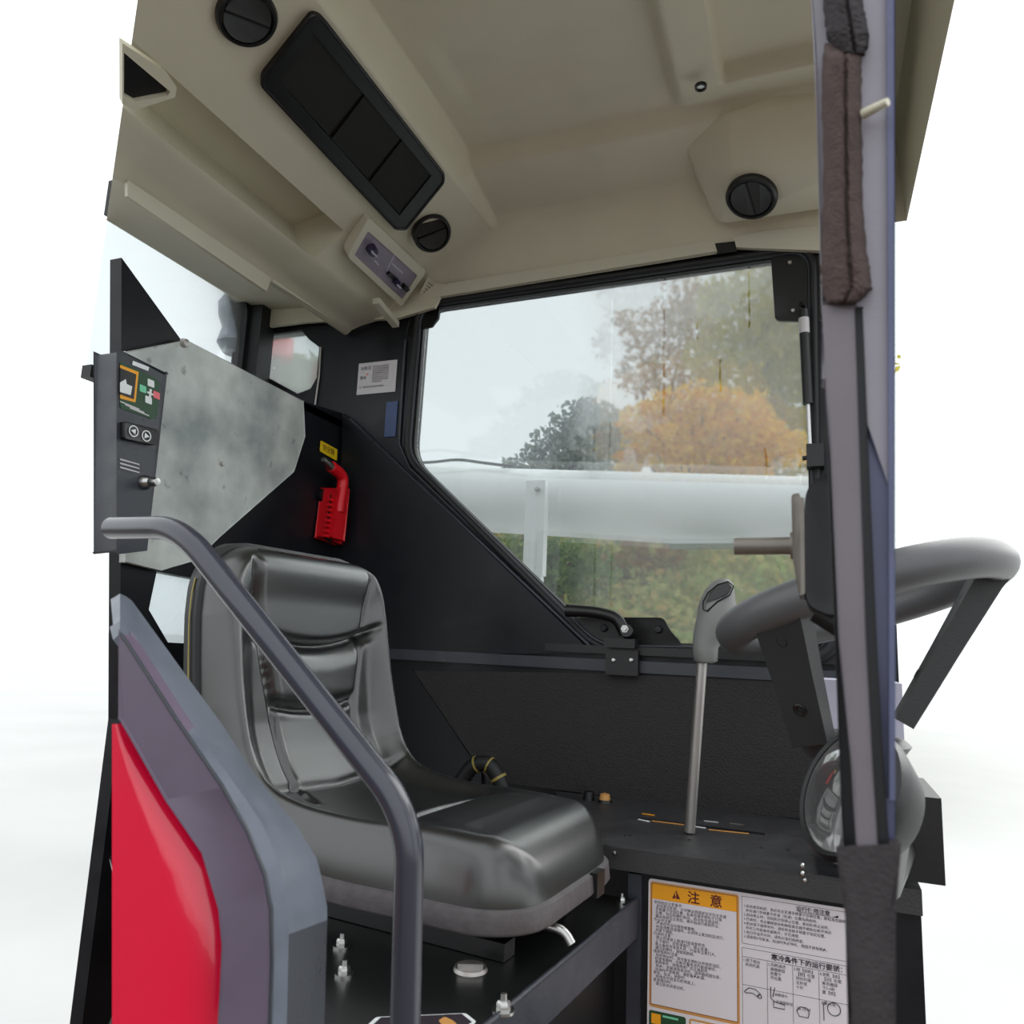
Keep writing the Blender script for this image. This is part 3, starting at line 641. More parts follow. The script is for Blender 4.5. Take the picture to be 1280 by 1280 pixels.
kq('heading_print', [(166, 451), (186, 459), (185, 464), (165, 456)], M['white'], off=.0006)
for k in range(3): kq('small_print', [(150+6*k, 501+4*k), (174+6*k, 511+4*k), (174+6*k, 512.5+4*k), (150+6*k, 502.5+4*k)], M['paperg'], off=.0006)
bb = plate('button_strip', rounded([PX(u, v, XB) for u, v in ((150, 527), (190, 537), (193, 541), (190, 557), (150, 549))], .004), X_, .012, M['black'], kb, bevel=.002)
for u, v, s_ in ((167, 539, -1), (183, 545, 1)):
    c_ = PX(u, v, XB+.0125)
    lathe('ring_print', [(.0085, 0), (.0085, .0006), (.0105, .0006), (.0105, 0)], c_, X_, M['white'], bb, 24)
    plate('arrow', [c_+Vector((.0, s_*.0065, 0)), c_+Vector((0, -s_*.004, .005)), c_+Vector((0, -s_*.004, -.005))], X_, .0008, M['white'], bb)
for k in range(3): kq('small_print', [(150, 573+5*k), (174, 580+5*k), (174, 581.5+5*k), (150, 575+5*k)], M['paperg'], off=.0004)
lathe('toggle_knob', [(0, .034), (.007, .033), (.009, .026), (.008, .016), (.012, .010), (.014, .002), (.014, 0)], K(180, 603), X_, M['chrome'], kb, 18)
# safety hammer
hx = REAR+.003
yl = empty('hammer_label', PX(410, 570, hx), 'small yellow sticker above the red safety hammer', 'sticker')
yp = [PX(u, v, hx) for u, v in ((400.5, 550.5), (421.5, 562), (420.5, 576), (399.5, 564))]
plate('sheet', rounded(yp, .004), X_, .0012, M['yellow'], yl)
wy = (yp[1]-yp[0]).normalized()
writing('lettering', '安全锤', .019, L2(yp[3], yp[2], .12)+X_*.002+(yp[0]-yp[3])*.3, wy, Z_, M['maroon'], yl, spacing=.92)
ht = empty('safety_hammer', PX(410, 660, hx+.03), 'red safety hammer with steel tip clipped to the bulkhead', 'hammer')
hh = hx+.05
H = lambda u, v, x=hh: PX(u, v, x)
lathe('holder_plate', [(0, 0), (.02, 0), (.02, .012), (0, .012)], PX(402, 620, hx-.002), X_, M['black'], ht, 12)
hd = tube('handle', smooth_path([H(413, 586), H(425, 592), H(430, 604), H(422, 634), H(418, 676)], .03, 6), [.016, .016]+[.015]*7+[.014]*14, M['hred'], ht, 12) if False else None
pth = smooth_path([H(414, 583), H(430, 596), H(424, 630), H(423, 640)], .025, 6)
tube('handle', pth, .0155, M['hred'], ht, 12)
tube('steel_tip', [H(404, 574), H(408, 578), H(414, 584)], [.007, .010, .012], M['chrome'], ht, 12)
plate('holder', [PX(u, v, hx+.002) for u, v in ((402, 611), (415, 613), (408, 676), (394, 671))], X_, .055, M['hred'], ht, bevel=.003)
plate('grip_rack', [PX(u, v, hx+.002) for u, v in ((413, 614), (428, 620), (421, 682), (406, 676))], X_, .030, M['hred'], ht, bevel=.002)
plate('grip_channel', [PX(u, v, hx+.033) for u, v in ((413, 618), (420, 621), (413, 678), (406, 675))], X_, .004, M['black'], ht)
for k in range(8):
    c_ = H(416.5-k*.9, 626+k*6.4, hx+.040); box('grip_rib', c_, (.010, .040, .006), M['hred'], ht, .001)
# pale sticker on the pillar
sp2 = [PY(u, v, FAR-.001) for u, v in ((449, 455.5), (497, 449), (494, 489.5), (447.5, 494))]
sx0, sx1, sz0, sz1 = sp2[0].x, sp2[1].x, (sp2[2].z+sp2[3].z)/2, (sp2[0].z+sp2[1].z)/2
pt = empty('pillar_sticker', (sx0, FAR, sz0), 'white instruction sticker on the dark pillar left of the window', 'sticker')
box('sheet', ((sx0+sx1)/2, FAR-.0015, (sz0+sz1)/2), (sx1-sx0, .002, sz1-sz0), M['paperg'], pt, .0004, seg=1)
def ptxt(s, fx, fz, size, m='ink'): writing('lettering', s, size, (sx0+(sx1-sx0)*fx, FAR-.0032, sz1-(sz1-sz0)*fz), X_, Z_, M[m], pt)
for i, s in enumerate(('发动机启动前请先检查', '机油冷却液的液面高度', '操作前阅读使用说明书', '定期清理散热器防尘网', '夜间作业打开工作灯具', '启动后怠速运转五分钟', '停车时拉紧驻车制动器', '请勿超速行驶')): ptxt(s, .38, .17+.068*i, .0052)
ptxt('注意', .06, .22, .011); ptxt('一', .08, .34, .009); ptxt('警告', .06, .52, .011); ptxt('注', .24, .22, .013); ptxt('×', .2, .45, .02, 'pink'); ptxt('注   请保持标签清洁不得撕毁', .06, .80, .0062)

# ================================================================== WINDOW FITTINGS
lt = empty('window_latch', PY(779, 820, FAR), 'black window latch with bent lever and keeper bracket under the pane', 'latch')
yl_ = FAR-.05
lv = smooth_path([PY(708, 763, yl_), PY(745, 765, yl_), PY(772, 772, yl_), PY(781, 792, yl_)], .03, 6)
tube('lever', lv, [.0150]+[.0135]*(len(lv)-2)+[.013], M['black'], lt, 14)
tube('pivot_barrel', [PY(783, 792, FAR-.02)+Y_*.02, PY(783, 788, FAR-.07)], .014, M['black'], lt, 16)
lathe('bolt_head', [(0, .006), (.005, .006), (.0065, .002), (.009, .002), (.009, -.003)], PY(781, 786, FAR-.072), NY, M['chrome'], lt, 6)
c_ = PY(779, 828, FAR-.022); kp = box('keeper_bracket', c_, (.074, .032, .056), M['black'], lt, .005)
box('keeper_hook', PY(777, 804, FAR-.035), (.070, .045, .020), M['black'], lt, .004)
for u in (767, 789): lathe('screw', [(0, .004), (.004, .0035), (.006, 0)], PY(u, 825, FAR-.039), NY, M['chrome'], kp, 10)
gs = empty('gas_strut', PY(1008, 480, FAR-.03), 'black gas strut beside the right edge of the window', 'strut')
ys_ = FAR-.035
cyl = tube('cylinder', [PY(1004, 388, ys_), PY(1010, 505, ys_)], .011, M['black'], gs, 16)
tube('label_band', [PY(1004.6, 398, ys_), PY(1005.4, 417, ys_)], .0113, M['paperg'], cyl, 16)
tube('piston_rod', [PY(1010, 505, ys_), PY(1013, 568, ys_)], .0045, M['chrome'], gs, 10)
tube('end_joint', [PY(1001, 380, ys_), PY(1006, 383, ys_+.01), PY(1004, 392, ys_)], .006, M['black'], gs, 10)
box('lower_bracket', PY(1019, 571, FAR-.02), (.035, .04, .05), M['black'], gs, .004)
tube('ball_stud', [PY(1003, 573, ys_), PY(1018, 571, ys_)], .005, M['black'], gs, 10)
# black round hose end by the pane's lower right corner
t = empty('hose_coil', PY(1010, 800, FAR-.06), 'black ribbed hose loop at the lower right of the window', 'hose')
rc_ = PY(1003, 790, FAR-.045)
tube('hose', [rc_+Vector((.062*math.cos(a), 0, .055*math.sin(a))) for a in np.linspace(0, 2*math.pi, 40)[:-1]], .015, M['rubber'], t, 12, closed=True)

# ================================================================== SIDE CONSOLE, LEVER, WHEEL
SZ = -.335; yF = 1.33
cs = empty('side_console', (-.2, 1.5, FLOOR), 'charcoal side console with slotted shelf beside the seat', 'console')
x0, x1 = -.46, .14
k0 = PZ(985, 1030, SZ)
x0 = -.35
plate('shelf', [Vector(p_) for p_ in ((x0, yF, SZ), (x1, yF, SZ), (x1, 1.738, SZ), (-.56, 1.738, SZ), (-.50, 1.62, SZ))], -Z_, .024, M['shelf'], cs, bevel=.005)
box('front_lip', ((x0+x1)/2, yF+.010, SZ-.019), (x1-x0, .022, .032), M['shelf'], cs, .006, seg=3)
box('front_panel', ((-.29+x1)/2, yF+.03, (SZ-.04+FLOOR)/2), (x1+.29, .02, -FLOOR+SZ-.04), M['paint'], cs, .002)
box('edge_post', (-.285, yF+.02, (SZ-.04+FLOOR)/2), (.022, .026, -FLOOR+SZ-.04), M['paint2'], cs, .003)
box('front_pad', (.06, 1.52, SZ+.006), (.12, .36, .012), M['paint'], cs, .004)
sa, sb = PZ(800, 1022, SZ), PZ(955, 1045, SZ)
box('lever_slot', ((sa+sb)/2+Z_*.0006, ).__getitem__(0), ((sb-sa).length, .014, .0014), M['black'], cs, 0)
for (u0, u1, v0, v1, m_) in ((803, 818, 1017, 1019, 'orange'), (798, 812, 1024, 1027, 'white'), (815, 855, 1026, 1031, 'tan'), (880, 898, 1026, 1028, 'paperg'), (868, 882, 1033, 1035, 'white'), (912, 930, 1029, 1031, 'copper'), (886, 936, 1037, 1042, 'tan')):
    a_, b_ = PZ(u0, v0, SZ+.001), PZ(u1, v1, SZ+.001); d = (b_-a_); L_ = d.length; d.normalize(); box('gate_mark', (a_+b_)/2, (L_, .006, .001), M[m_], cs, 0, (d, Z_.cross(d), Z_))
for u, v in ((782, 1045), (788, 1045), (862, 1050), (952, 1060), (985, 1063)): lathe('screw', [(0, .002), (.003, .0015), (.0035, 0)], PZ(u, v, SZ), Z_, M['black'], cs, 8)
for u, v in ((768, 1066), (1003, 1082), (1003, 1092), (1006, 1100)): lathe('rivet', [(0, .004), (.003, .003), (.004, 0)], PY(u, v, yF-.002), NY, M['chrome'], cs, 8)
p = PZ(756, 1003, SZ); t = empty('indicator_lamp', p, 'small orange indicator cap at the rear of the console shelf', 'lamp')
lathe('base', [(0, .006), (.014, .006), (.016, 0)], p, Z_, M['black'], t, 16); lathe('lens', [(0, .020), (.010, .017), (.012, .006)], p, Z_, M['tan'], t, 16)
lathe('switch_base', [(0, .02), (.010, .018), (.013, 0)], PZ(736, 1000, SZ), Z_, M['black'], t, 14)
# yellow ringed cable behind the seat
t = empty('cable_coil', PY(605, 965, 1.6), 'black cable with yellow rings between seat and side wall', 'cable')
ca = smooth_path([PY(570, 985, 1.6), PY(592, 955, 1.6), PY(612, 953, 1.6), PY(628, 980, 1.6), PY(632, 1010, 1.6)], .03)
tube('sheath', ca, .017, M['rubber'], t, 12)
for k in (6, 14, 20): tube('ring', [ca[k], ca[k+1]], .0185, M['wire'], t, 12)
# control lever
ll = empty('control_lever', PZ(862, 1040, SZ), 'tall bare-metal control lever with grey moulded grip in the console slot', 'lever')
yL = PZ(862, 1040, SZ).y
tube('shaft', [PZ(862, 1040, SZ+.003), PY(878, 822, yL-.02)], .0098, M['steel'], ll, 16)
yg = yL-.025
def gp(u, v, y=yg): return PY(u, v, y)
def grip():
    # stacked ellipses along the grip, flared nose towards the windscreen at mid height
    bm = bmesh.new(); rings = []
    for (ul, ur, v, dep) in ((873, 891, 829, .017), (867, 897, 826, .020), (866, 898, 810, .021), (866, 903, 800, .022), (867, 915, 792, .024), (868, 925, 784, .026), (870, 925, 775, .027), (872, 921, 760, .027), (876, 919, 748, .026), (881, 918, 738, .025), (890, 916, 728, .022), (897, 911, 724, .015)):
        a_, b_ = gp(ul, v), gp(ur, v); c = (a_+b_)/2; rx = (b_-a_).length/2
        rings.append([bm.verts.new(c + X_*(rx*math.cos(t_)) + Y_*(dep*math.sin(t_))) for t_ in np.linspace(0, 2*math.pi, 25)[:-1]])
    for A_, B_ in zip(rings, rings[1:]):
        for k in range(24): bm.faces.new((A_[k], A_[(k+1) % 24], B_[(k+1) % 24], B_[k]))
    bm.faces.new(rings[0]); bm.faces.new(rings[-1]); return build('grip', bm, M['grip'], ll, True, 60)
gr = grip()
tube('cap_seam', [PY(u, v, yg-.0265) for u, v in ((879, 762), (879, 752), (885, 741), (897, 731), (910, 727), (917, 733), (912, 744), (897, 752), (884, 764))], .0016, M['black'], gr, 6, closed=True)
plate('button_cap', [PY(u, v, yg-.024) for u, v in ((884, 752), (888, 742), (898, 733), (910, 729), (915, 734), (910, 742), (897, 749))], NY, .004, M['spoke'], gr, bevel=.001)
# steering wheel, tilted towards the seat
wh = empty('steering_wheel', (.09, 1.0, -.3), 'grey steering wheel on the right, half hidden behind the door jamb', 'steering wheel')
wc = Vector((.052, 1.02, .064)); wR = .152
tl = math.radians(17); ax = Vector((math.cos(tl), 0, math.sin(tl))); wn = Vector((-math.sin(tl), 0, math.cos(tl)))
side = math.radians(-3)
ay = Vector((0, math.cos(side), math.sin(side)))
ay = (Y_*math.cos(math.radians(5.5)) - Z_*math.sin(math.radians(5.5)))
tube('rim', [wc+ax*(wR*math.cos(a))+ay*(wR*math.sin(a)) for a in np.linspace(0, 2*math.pi, 73)[:-1]], .0225, M['wheel'], wh, 20, closed=True)
def spoke(ang, label=None):
    d = ax*math.cos(ang)+ay*math.sin(ang); p0 = wc+d*wR; hub = wc + Vector((-.018, 0, -.158)) + d*.064
    pw = wn.cross(d).normalized(); bm = bmesh.new(); n_ = (hub-p0).normalized(); th = n_.cross(pw)
    rings = []
    for t_, wd, tk in ((0, .031, .017), (.12, .031, .014), (.5, .027, .012), (1, .024, .010)):
        c = p0*(1-t_)+hub*t_
        rings.append([bm.verts.new(c+pw*(wd*sx_)+th*(tk*sy)) for sx_, sy in ((-1, -1), (1, -1), (1, 1), (-1, 1))])
    for A_, B_ in zip(rings, rings[1:]):
        for k in range(4): bm.faces.new((A_[k], A_[(k+1) % 4], B_[(k+1) % 4], B_[k]))
    bm.faces.new(rings[0]); bm.faces.new(rings[-1]); bevel_bm(bm, .004)
    o = build('spoke', bm, M['spoke'], wh, True)
    for t_ in (.22, .72):
        c = p0*(1-t_)+hub*t_
        for s_ in (-1, 1):
            lathe('screw_recess', [(.003, .0002), (.006, .0012), (.008, .0)], c + th*s_*.0125, th*s_, M['black'], o, 16)
    return o
for a in (-2.2, 2.2, 0.0): spoke(a)
hb = wc + Vector((-.012, 0, -.166))
lathe('hub', [(0, .012), (.05, .010), (.058, .006), (.064, 0), (.05, -.02), (0, -.02)], hb, Z_, M['spoke'], wh, 32)
tube('column', [hb-Z_*.01, hb+Vector((0, .02, -.05))], .03, M['black'], wh, 20)
# instrument binnacle below the wheel
ib = empty('instrument_binnacle', (.1, 1.35, SZ), 'round instrument gauge under the steering wheel with glossy lens', 'gauge')
gcn = PY(1060, 990, .84); gn = Vector((-.76, -.50, .40)).normalized()
lathe('housing', [(r_*.69, h_*.69) for r_, h_ in ((0, -.07), (.07, -.065), (.095, -.02), (.098, 0), (.092, .008), (.086, .006))], gcn, gn, M['black'], ib, 40)
lathe('dial', [(0, -.003), (.060, -.003), (.060, -.005), (0, -.006)], gcn, gn, M['paperg'], ib, 32)
lathe('dial_face', [(0, -.001), (.041, -.001), (.041, -.003), (0, -.0035)], gcn, gn, M['ink'], ib, 24)
u_ = Z_.cross(gn).normalized(); v_ = gn.cross(u_)
lathe('warning_light', [(0, .004), (.008, .002), (.009, 0)], gcn+u_*-.02+v_*.014, gn, M['hred'], ib, 12)
lathe('warning_light', [(0, .004), (.007, .002), (.008, 0)], gcn+u_*-.03-v_*.01, gn, M['green'], ib, 12)
for a in np.linspace(0, 2*math.pi, 21)[:-1]:
    d = u_*math.cos(a)+v_*math.sin(a); box('tick', gcn+d*.048+gn*.0005, (.014, .003, .001), M['ink'], ib, 0, (d, gn.cross(d), gn))
lathe('lens', [(0, .017), (.03, .0145), (.050, .008), (.0595, .003)], gcn, gn, glass_mat('gauge_lens', (.85, .88, .88, 1), .22), ib, 36)
tube('neck', [gcn-gn*.045, Vector((.07, 1.10, -.275)), Vector((.12, 1.38, -.28))], .025, M['black'], ib, 12)
box('pedestal', (.12, 1.42, -.262), (.10, .2, .12), M['black'], ib, .02, seg=3)
t = box('column_tray', PY(1050, 893, 1.30)+Vector((.022, 0, 0)), (.12, .10, .105), M['lilac'], None, .008, seg=3); tag(t, 'pale lilac plastic column cover below the wheel', 'cover')
# black monitor seen edge-on with its metal bracket and pin
mo = empty('side_monitor', PY(1025, 770, .68), 'black boxed unit seen edge-on beside the door jamb with a metal bracket', 'monitor')
ym = .68
mb_ = rounded([PY(u, v, ym) for u, v in ((1006, 618), (1018, 598), (1046, 590), (1062, 600), (1062, 760), (1040, 770), (1012, 758), (1006, 740))], .012)
plate('housing', mb_, Y_, .09, M['black'], mo, bevel=.006)
plate('bracket', rounded([PY(u, v, ym+.01) for u, v in ((989, 618), (1000, 616), (1003, 640), (1005, 740), (999, 745), (991, 700))], .004), Y_, .07, M['copper'], mo, bevel=.002)
plate('bracket_edge', [PY(u, v, ym-.001) for u, v in ((999, 622), (1005, 622), (1006, 742), (1001, 744))], Y_, .09, M['copper'], mo, bevel=.001)
tube('pin', [PY(918, 683, ym+.04), PY(1000, 682, ym+.04)], .0078, M['copper'], mo, 14)
lathe('pin_collar', [(0, .0), (.012, .0), (.013, .006), (.012, .014), (0, .014)], PY(988, 682, ym+.04), X_, M['copper'], mo, 16)
tube('arm', [PY(1020, 764, ym+.05), PY(1062, 790, ym+.05)], .010, M['black'], mo, 12)

# ================================================================== LABEL SHEET ON THE CONSOLE FRONT
yS = yF+.019
def S(u, v): return PY(u, v, yS)
TLc = S(811, 1099.5); TRc = S(1063, 1134); zT = (TLc.z+TRc.z)/2; X0 = TLc.x; XR = TRc.x+.03; zB = zT-.255
ls = empty('instruction_sheet', (X0, yS, zB), 'large white instruction sheet with orange caution box on the console front', 'label')
sheet = rounded([Vector((X0, yS, zT)), Vector((XR, yS, zT)), Vector((XR, yS, zB)), Vector((X0, yS, zB))], .006)
plate('sheet', sheet, NY, .001, M['paper'], ls)
def rect(name, xa, xb, za_, zb_, m, lev=1, r=0):
    y_ = yS-.001-.00025*lev; P_ = [Vector((xa, y_, za_)), Vector((xb, y_, za_)), Vector((xb, y_, zb_)), Vector((xa, y_, zb_))]
    return plate(name, rounded(P_, r) if r else P_, NY, .0002, M[m], ls)
def frame_(xa, xb, za_, zb_, m, t_=.0008, lev=1):
    rect('rule', xa, xb, za_, za_-t_, m, lev); rect('rule', xa, xb, zb_+t_, zb_, m, lev); rect('rule', xa, xa+t_, za_, zb_, m, lev); rect('rule', xb-t_, xb, za_, zb_, m, lev)
xc = S(926, 1190).x - .002                       # right edge of the caution box
zc = zT-(.006); zcb = S(862, 1268).z
rect('caution_border', X0+.003, xc, zc+.002, zcb, 'tan', 1, .005)
rect('caution_band', X0+.0055, xc-.003, zc-.0005, zc-.024, 'orange', 2); frame_(X0+.0055, xc-.003, zc-.0005, zcb+.004, 'maroon', .0006, 3)
rect('caution_paper', X0+.0065, xc-.004, zc-.0245, zcb+.005, 'paper', 2)
def txt(s, x, z, size, m='ink', bold=0, sp=1.0): return writing('lettering', s, size, (x, yS-.0022, z), X_, Z_, M[m], ls, bold=bold, spacing=sp)
wc_ = xc-X0
txt('注  意', X0+wc_*.44, zc-.0205, .020, 'maroon', .0003, 1.15)
tx = X0+wc_*.27; plate('warning_triangle', [Vector((tx, yS-.0018, zc-.019)), Vector((tx+.013, yS-.0018, zc-.019)), Vector((tx+.0065, yS-.0018, zc-.006))], NY, .0002, M['maroon'], ls)
txt('!', tx+.0042, zc-.0178, .012, 'orange', .0003)
lines = ['使用前应注意事项：', '·启动发动机前，必须确认周围安全并将主变速', '手柄置于空挡位置，各离合器手柄处于分离', '位置，然后鸣喇叭启动，启动后怠速运转，', '确认各部位正常后，再开始进行收割作业。', '作业中注意：', '·严禁在作业时清除堵塞物。', '·检查调整或清理时，必须停止发动机后进行，', '并拔下钥匙。', '行走时注意：', '·禁止在陡坡上高速行驶或急转弯。', '上下坡时，应低速直行，禁止变速；', '禁止乘坐非驾驶人员，行驶中注意行人。', '通过田埂时，请使用跳板。', '维修保养时注意：', '·检修割台时，须可靠支撑割台并锁定油缸。', '检查电路时，应断开蓄电池负极连接线；', '更换零件，须使用原厂的正规配件。', '·防火：定期清除发动机、消声器周围杂草，', '加油时严禁吸烟，请配备灭火器。', '停车、驻车、装卸时：', '·停放在平坦坚实的地面上。', '紧急情况时：', '·请立即关闭发动机。']
z_ = zc-.031
for i, s in enumerate(lines): txt(s, X0+.0095+(0 if i in (0, 5, 9, 14, 20, 22) else .0025), z_-i*.00535, .0056)
xq = xc+.004
zb1 = S(930, 1179).z; frame_(xq, XR-.002, zT-.005, zb1, 'ink', .0005); txt('运行使用注意', S(995, 1130).x, zT-.0135, .0082, 'ink', .0001)
xa_ = S(997, 1130).x; plate('arrow', [Vector((xa_+.050, yS-.0018, zT-.0152)), Vector((xa_+.058, yS-.0018, zT-.0152)), Vector((xa_+.058, yS-.0018, zT-.0115))], NY, .0002, M['ink'], ls); rect('rule', xa_, xa_+.051, zT-.0150, zT-.0155, 'ink', 2)
for i, s in enumerate(('1.启动发动机前，务必将主变速手柄置于空挡位置，脱粒离合器断', '  并将油门手柄置于低速（怠速）位置后再启动。', '2.启动停止时，将钥匙拧到停止位置，发动机停止运转。', '3.行走时，务必确保割台和脱粒离合器手柄处在断开状态', '4.割台落下或停车时，请将安全锁手柄置于锁定位置。', '  并将工作部离合器断开，才可清理。', '5.每日作业完毕时，请务必清扫和检查。', '6.请使用0号柴油，加油时务必停机，周围不得有明火。')): txt(s, xq+.003, zT-.0205-i*(zT-.0235-zb1)/8, .0052)
zt2 = S(930, 1184).z; zh = S(930, 1195).z; zm = S(930, 1230).z; frame_(xq, XR-.002, zt2, zB+.004, 'ink', .0005); txt('寒冷条件下的运行要领：暖机运转', S(964, 1190).x, zt2-.0098, .0098, 'ink', .00018)
rect('rule', xq, XR-.002, zh, zh-.0005, 'ink', 1); rect('rule', xq, XR-.002, zm, zm-.0005, 'ink', 1)
cw = S(994, 1240).x-S(962, 1236).x
for k in range(1, 4): rect('rule', xq+cw*k, xq+cw*k+.0005, zh, zB+.004, 'ink', 1)
cells = (('1.放下割台', '  关闭机盖'), ('2.将燃油滤', '  清器旋钮', '  放置于', '  开位置'), ('3.把【钥匙】', '  【预】位置', '  预热约需', '  五秒至', '  十秒'), ('4.钥匙【启】', '  【启】位置', '  离合器踩', '  下5-6秒', '  置【低】'))
for k, c in enumerate(cells):
    for i, s in enumerate(c): txt(s, xq+cw*k+.0015, zh-.0065-i*.0062, .0055)
# line drawings in the second row: header on wheels, filter, seat with knob, key switch
def stroke(pts, x, z, s_, t_=.0006): tube('drawing', [Vector((x+a*s_, yS-.0018, z+b*s_)) for a, b in pts], t_, M['ink'], ls, 5)
zr = zm-.014
stroke([(0, .0), (.3, .28), (.7, .25), (1, .05), (.85, -.15), (.5, .0), (.1, -.06), (0, 0)], xq+.003, zr+.004, .024); stroke([(math.cos(a)*.12+.95, math.sin(a)*.12-.12) for a in np.linspace(0, 6.28, 12)], xq+.003, zr+.004, .024)
stroke([(0, 1), (0, .2), (.3, .0), (1, -.1), (1, -.4), (.2, -.4), (.2, 0)], xq+cw+.005, zr-.002, .020); stroke([(.15, .3), (.3, 1.0)], xq+cw+.005, zr-.002, .02)
stroke([(0, 0), (.3, .35), (.8, .35), (1, 0), (.9, -.4), (.2, -.4), (0, 0)], xq+2*cw+.005, zr-.008, .018)
stroke([(math.cos(a)*.5+.7, math.sin(a)*.5) for a in np.linspace(0, 6.28, 20)], xq+3*cw+.008, zr+.004, .018); stroke([(.1, .5), (-.1, .2), (-.1, -1)], xq+3*cw+.008, zr+.004, .018)
txt('油管接头', xq+cw+.010, zm-.007, .005); txt('滤清器旋钮', xq+cw+.012, zm-.017, .005); txt('油门手柄', xq+2*cw+.005, zm-.020, .005); txt('钥匙开关', xq+3*cw+.003, zm-.006, .005)
rect('green_box', X0+.003, X0+.062, zcb-.005, zB+.004, 'green', 1, .004); rect('green_icon', X0+.007, X0+.022, zcb-.009, zcb-.024, 'orange', 2); rect('green_strip', X0+.025, X0+.05, zcb-.009, zcb-.012, 'mint', 2)
rect('red_box', X0+.067, xc, zcb-.005, zB+.004, 'tan', 1, .004); rect('red_paper', X0+.070, xc-.003, zcb-.008, zB+.007, 'paper', 2)

# ================================================================== SEAT PLATFORM AND SEAT
PZ0 = -.414
pl = empty('seat_platform', (-.6, 1.05, FLOOR), 'glossy black seat platform with a deep metal front edge', 'platform')
FRp, FLp = PZ(791, 1124, PZ0), PZ(590, 1290, PZ0)
dE = (FRp-FLp).normalized(); FLp = FLp - dE*.25
topo = [FRp, FLp, Vector((-.62, FLp.y, PZ0)), Vector((-.80, .80, PZ0)), Vector((-1.19, 1.10, PZ0)), Vector((-1.19, FRp.y-.01, PZ0))]
plate('top_plate', topo, -Z_, .006, M['vinyl'], pl, bevel=.0015)
nE = Vector((dE.y, -dE.x, 0))
plate('front_rail', [FRp+nE*.004, FLp+nE*.004, FLp+nE*.004-Z_*.055, FRp+nE*.004-Z_*.055], nE, .006, M['paint2'], pl, bevel=.0015)
tube('edge_bead', [FRp+nE*.006, FLp+nE*.006], .004, M['paint2'], pl, 8)
plate('apron', [FRp-nE*.03-Z_*.006, FLp-nE*.03-Z_*.006, FLp-nE*.03+Z_*(FLOOR-PZ0), FRp-nE*.03+Z_*(FLOOR-PZ0)], -nE, .01, M['black'], pl)
def bolt(u, v, s_=1.0):
    c_ = PZ(u, v, PZ0); bm = bmesh.new()
    bm_lathe(bm, [(0, .0035), (.013*s_, .003), (.013*s_, 0)], c_, Z_, 20)
    bm_lathe(bm, [(0, .013*s_), (.006*s_, .0125*s_), (.008*s_, .010*s_), (.008*s_, .003)], c_, Z_, 6)
    bm_lathe(bm, [(0, .020*s_), (.0035*s_, .0195*s_), (.004*s_, .012*s_)], c_, Z_, 10)
    return build('bolt', bm, M['chrome'], pl, True)
for u, v, s_ in ((430, 1219, .9), (427, 1184, .9), (777, 1129, .8), (629, 1265, 1.0)): bolt(u, v, s_)
lathe('access_cap', [(0, .004), (.020, .004), (.022, 0)], PZ(588, 1212, PZ0), Z_, M['steel'], pl, 28)
box('cap_wing', PZ(588, 1208, PZ0+.007), (.032, .008, .008), M['steel'], pl, .002, (Vector((.9, .4, 0)).normalized(), Vector((-.4, .9, 0)).normalized(), Z_))
# sticker on the platform at the bottom edge
fs = empty('platform_sticker', PZ(560, 1275, PZ0), 'dark sticker with white border at the front of the platform', 'sticker')
sp3 = [PZ(u, v, PZ0+.0006) for u, v in ((470, 1272), (582, 1267), (596, 1278), (560, 1300), (440, 1300))]
plate('border', rounded(sp3, .004), Z_, .0006, M['white'], fs)
c3 = sum(sp3, Vector())/5; plate('picture', [c3+(p_-c3)*.90+Z_*.0006 for p_ in sp3], Z_, .0006, M['ink'], fs)
plate('hand_print', rounded([PZ(u, v, PZ0+.0018) for u, v in ((548, 1276), (556, 1271), (566, 1276), (572, 1281), (555, 1284))], .003), Z_, .0004, M['tan'], fs)

# ---- moulded bucket seat
sr = math.radians(6); SF = Vector((math.cos(sr), -math.sin(sr), 0)); SL = Vector((math.sin(sr), math.cos(sr), 0)); SO = Vector((-.58, 1.137, 0))
seat = empty('operator_seat', SO+Z_*PZ0, 'black vinyl bucket seat with moulded back and grey edge rim', 'seat')
spine = [(.262, -.336), (.235, -.336), (.12, -.333), (-.02, -.330), (-.13, -.315), (-.205, -.280), (-.255, -.215), (-.283, -.12), (-.300, -.02), (-.314, .10), (-.318, .140)]
def catmull(P_, n):
    P_ = [Vector((a, b, 0)) for a, b in P_]; out = []
    for i in range(len(P_)-1):
        p0, p1, p2, p3 = P_[max(0, i-1)], P_[i], P_[i+1], P_[min(len(P_)-1, i+2)]
        for k in range(n):
            t = k/n; out.append(.5*((2*p1)+(p2-p0)*t+(2*p0-5*p1+4*p2-p3)*t*t+(3*p1-p0-3*p2+p3)*t**3))
    out.append(P_[-1]); return out
fine = catmull(spine, 30); arc = [0]
for a, b in zip(fine, fine[1:]): arc.append(arc[-1]+(b-a).length)
LT = arc[-1]
def sp_at(s):
    s = min(max(s, 0), LT)
    i = int(np.searchsorted(arc, s)); i = min(max(i, 1), len(arc)-1); t = (s-arc[i-1])/(arc[i]-arc[i-1]+1e-9)
    p = fine[i-1]*(1-t)+fine[i]*t; j0, j1 = max(0, i-6), min(len(fine)-1, i+5); d = (fine[j1]-fine[j0]).normalized()
    return p, d
def seat_pt(s, b, h):
    p, d = sp_at(s); n = Vector((-d.y, d.x, 0)); n = -n if n.y < 0 and d.x < -.7 else n
    n = Vector((d.y, -d.x, 0))
    q = p + n*h
    return SO + SF*q.x + SL*b + Z_*q.y
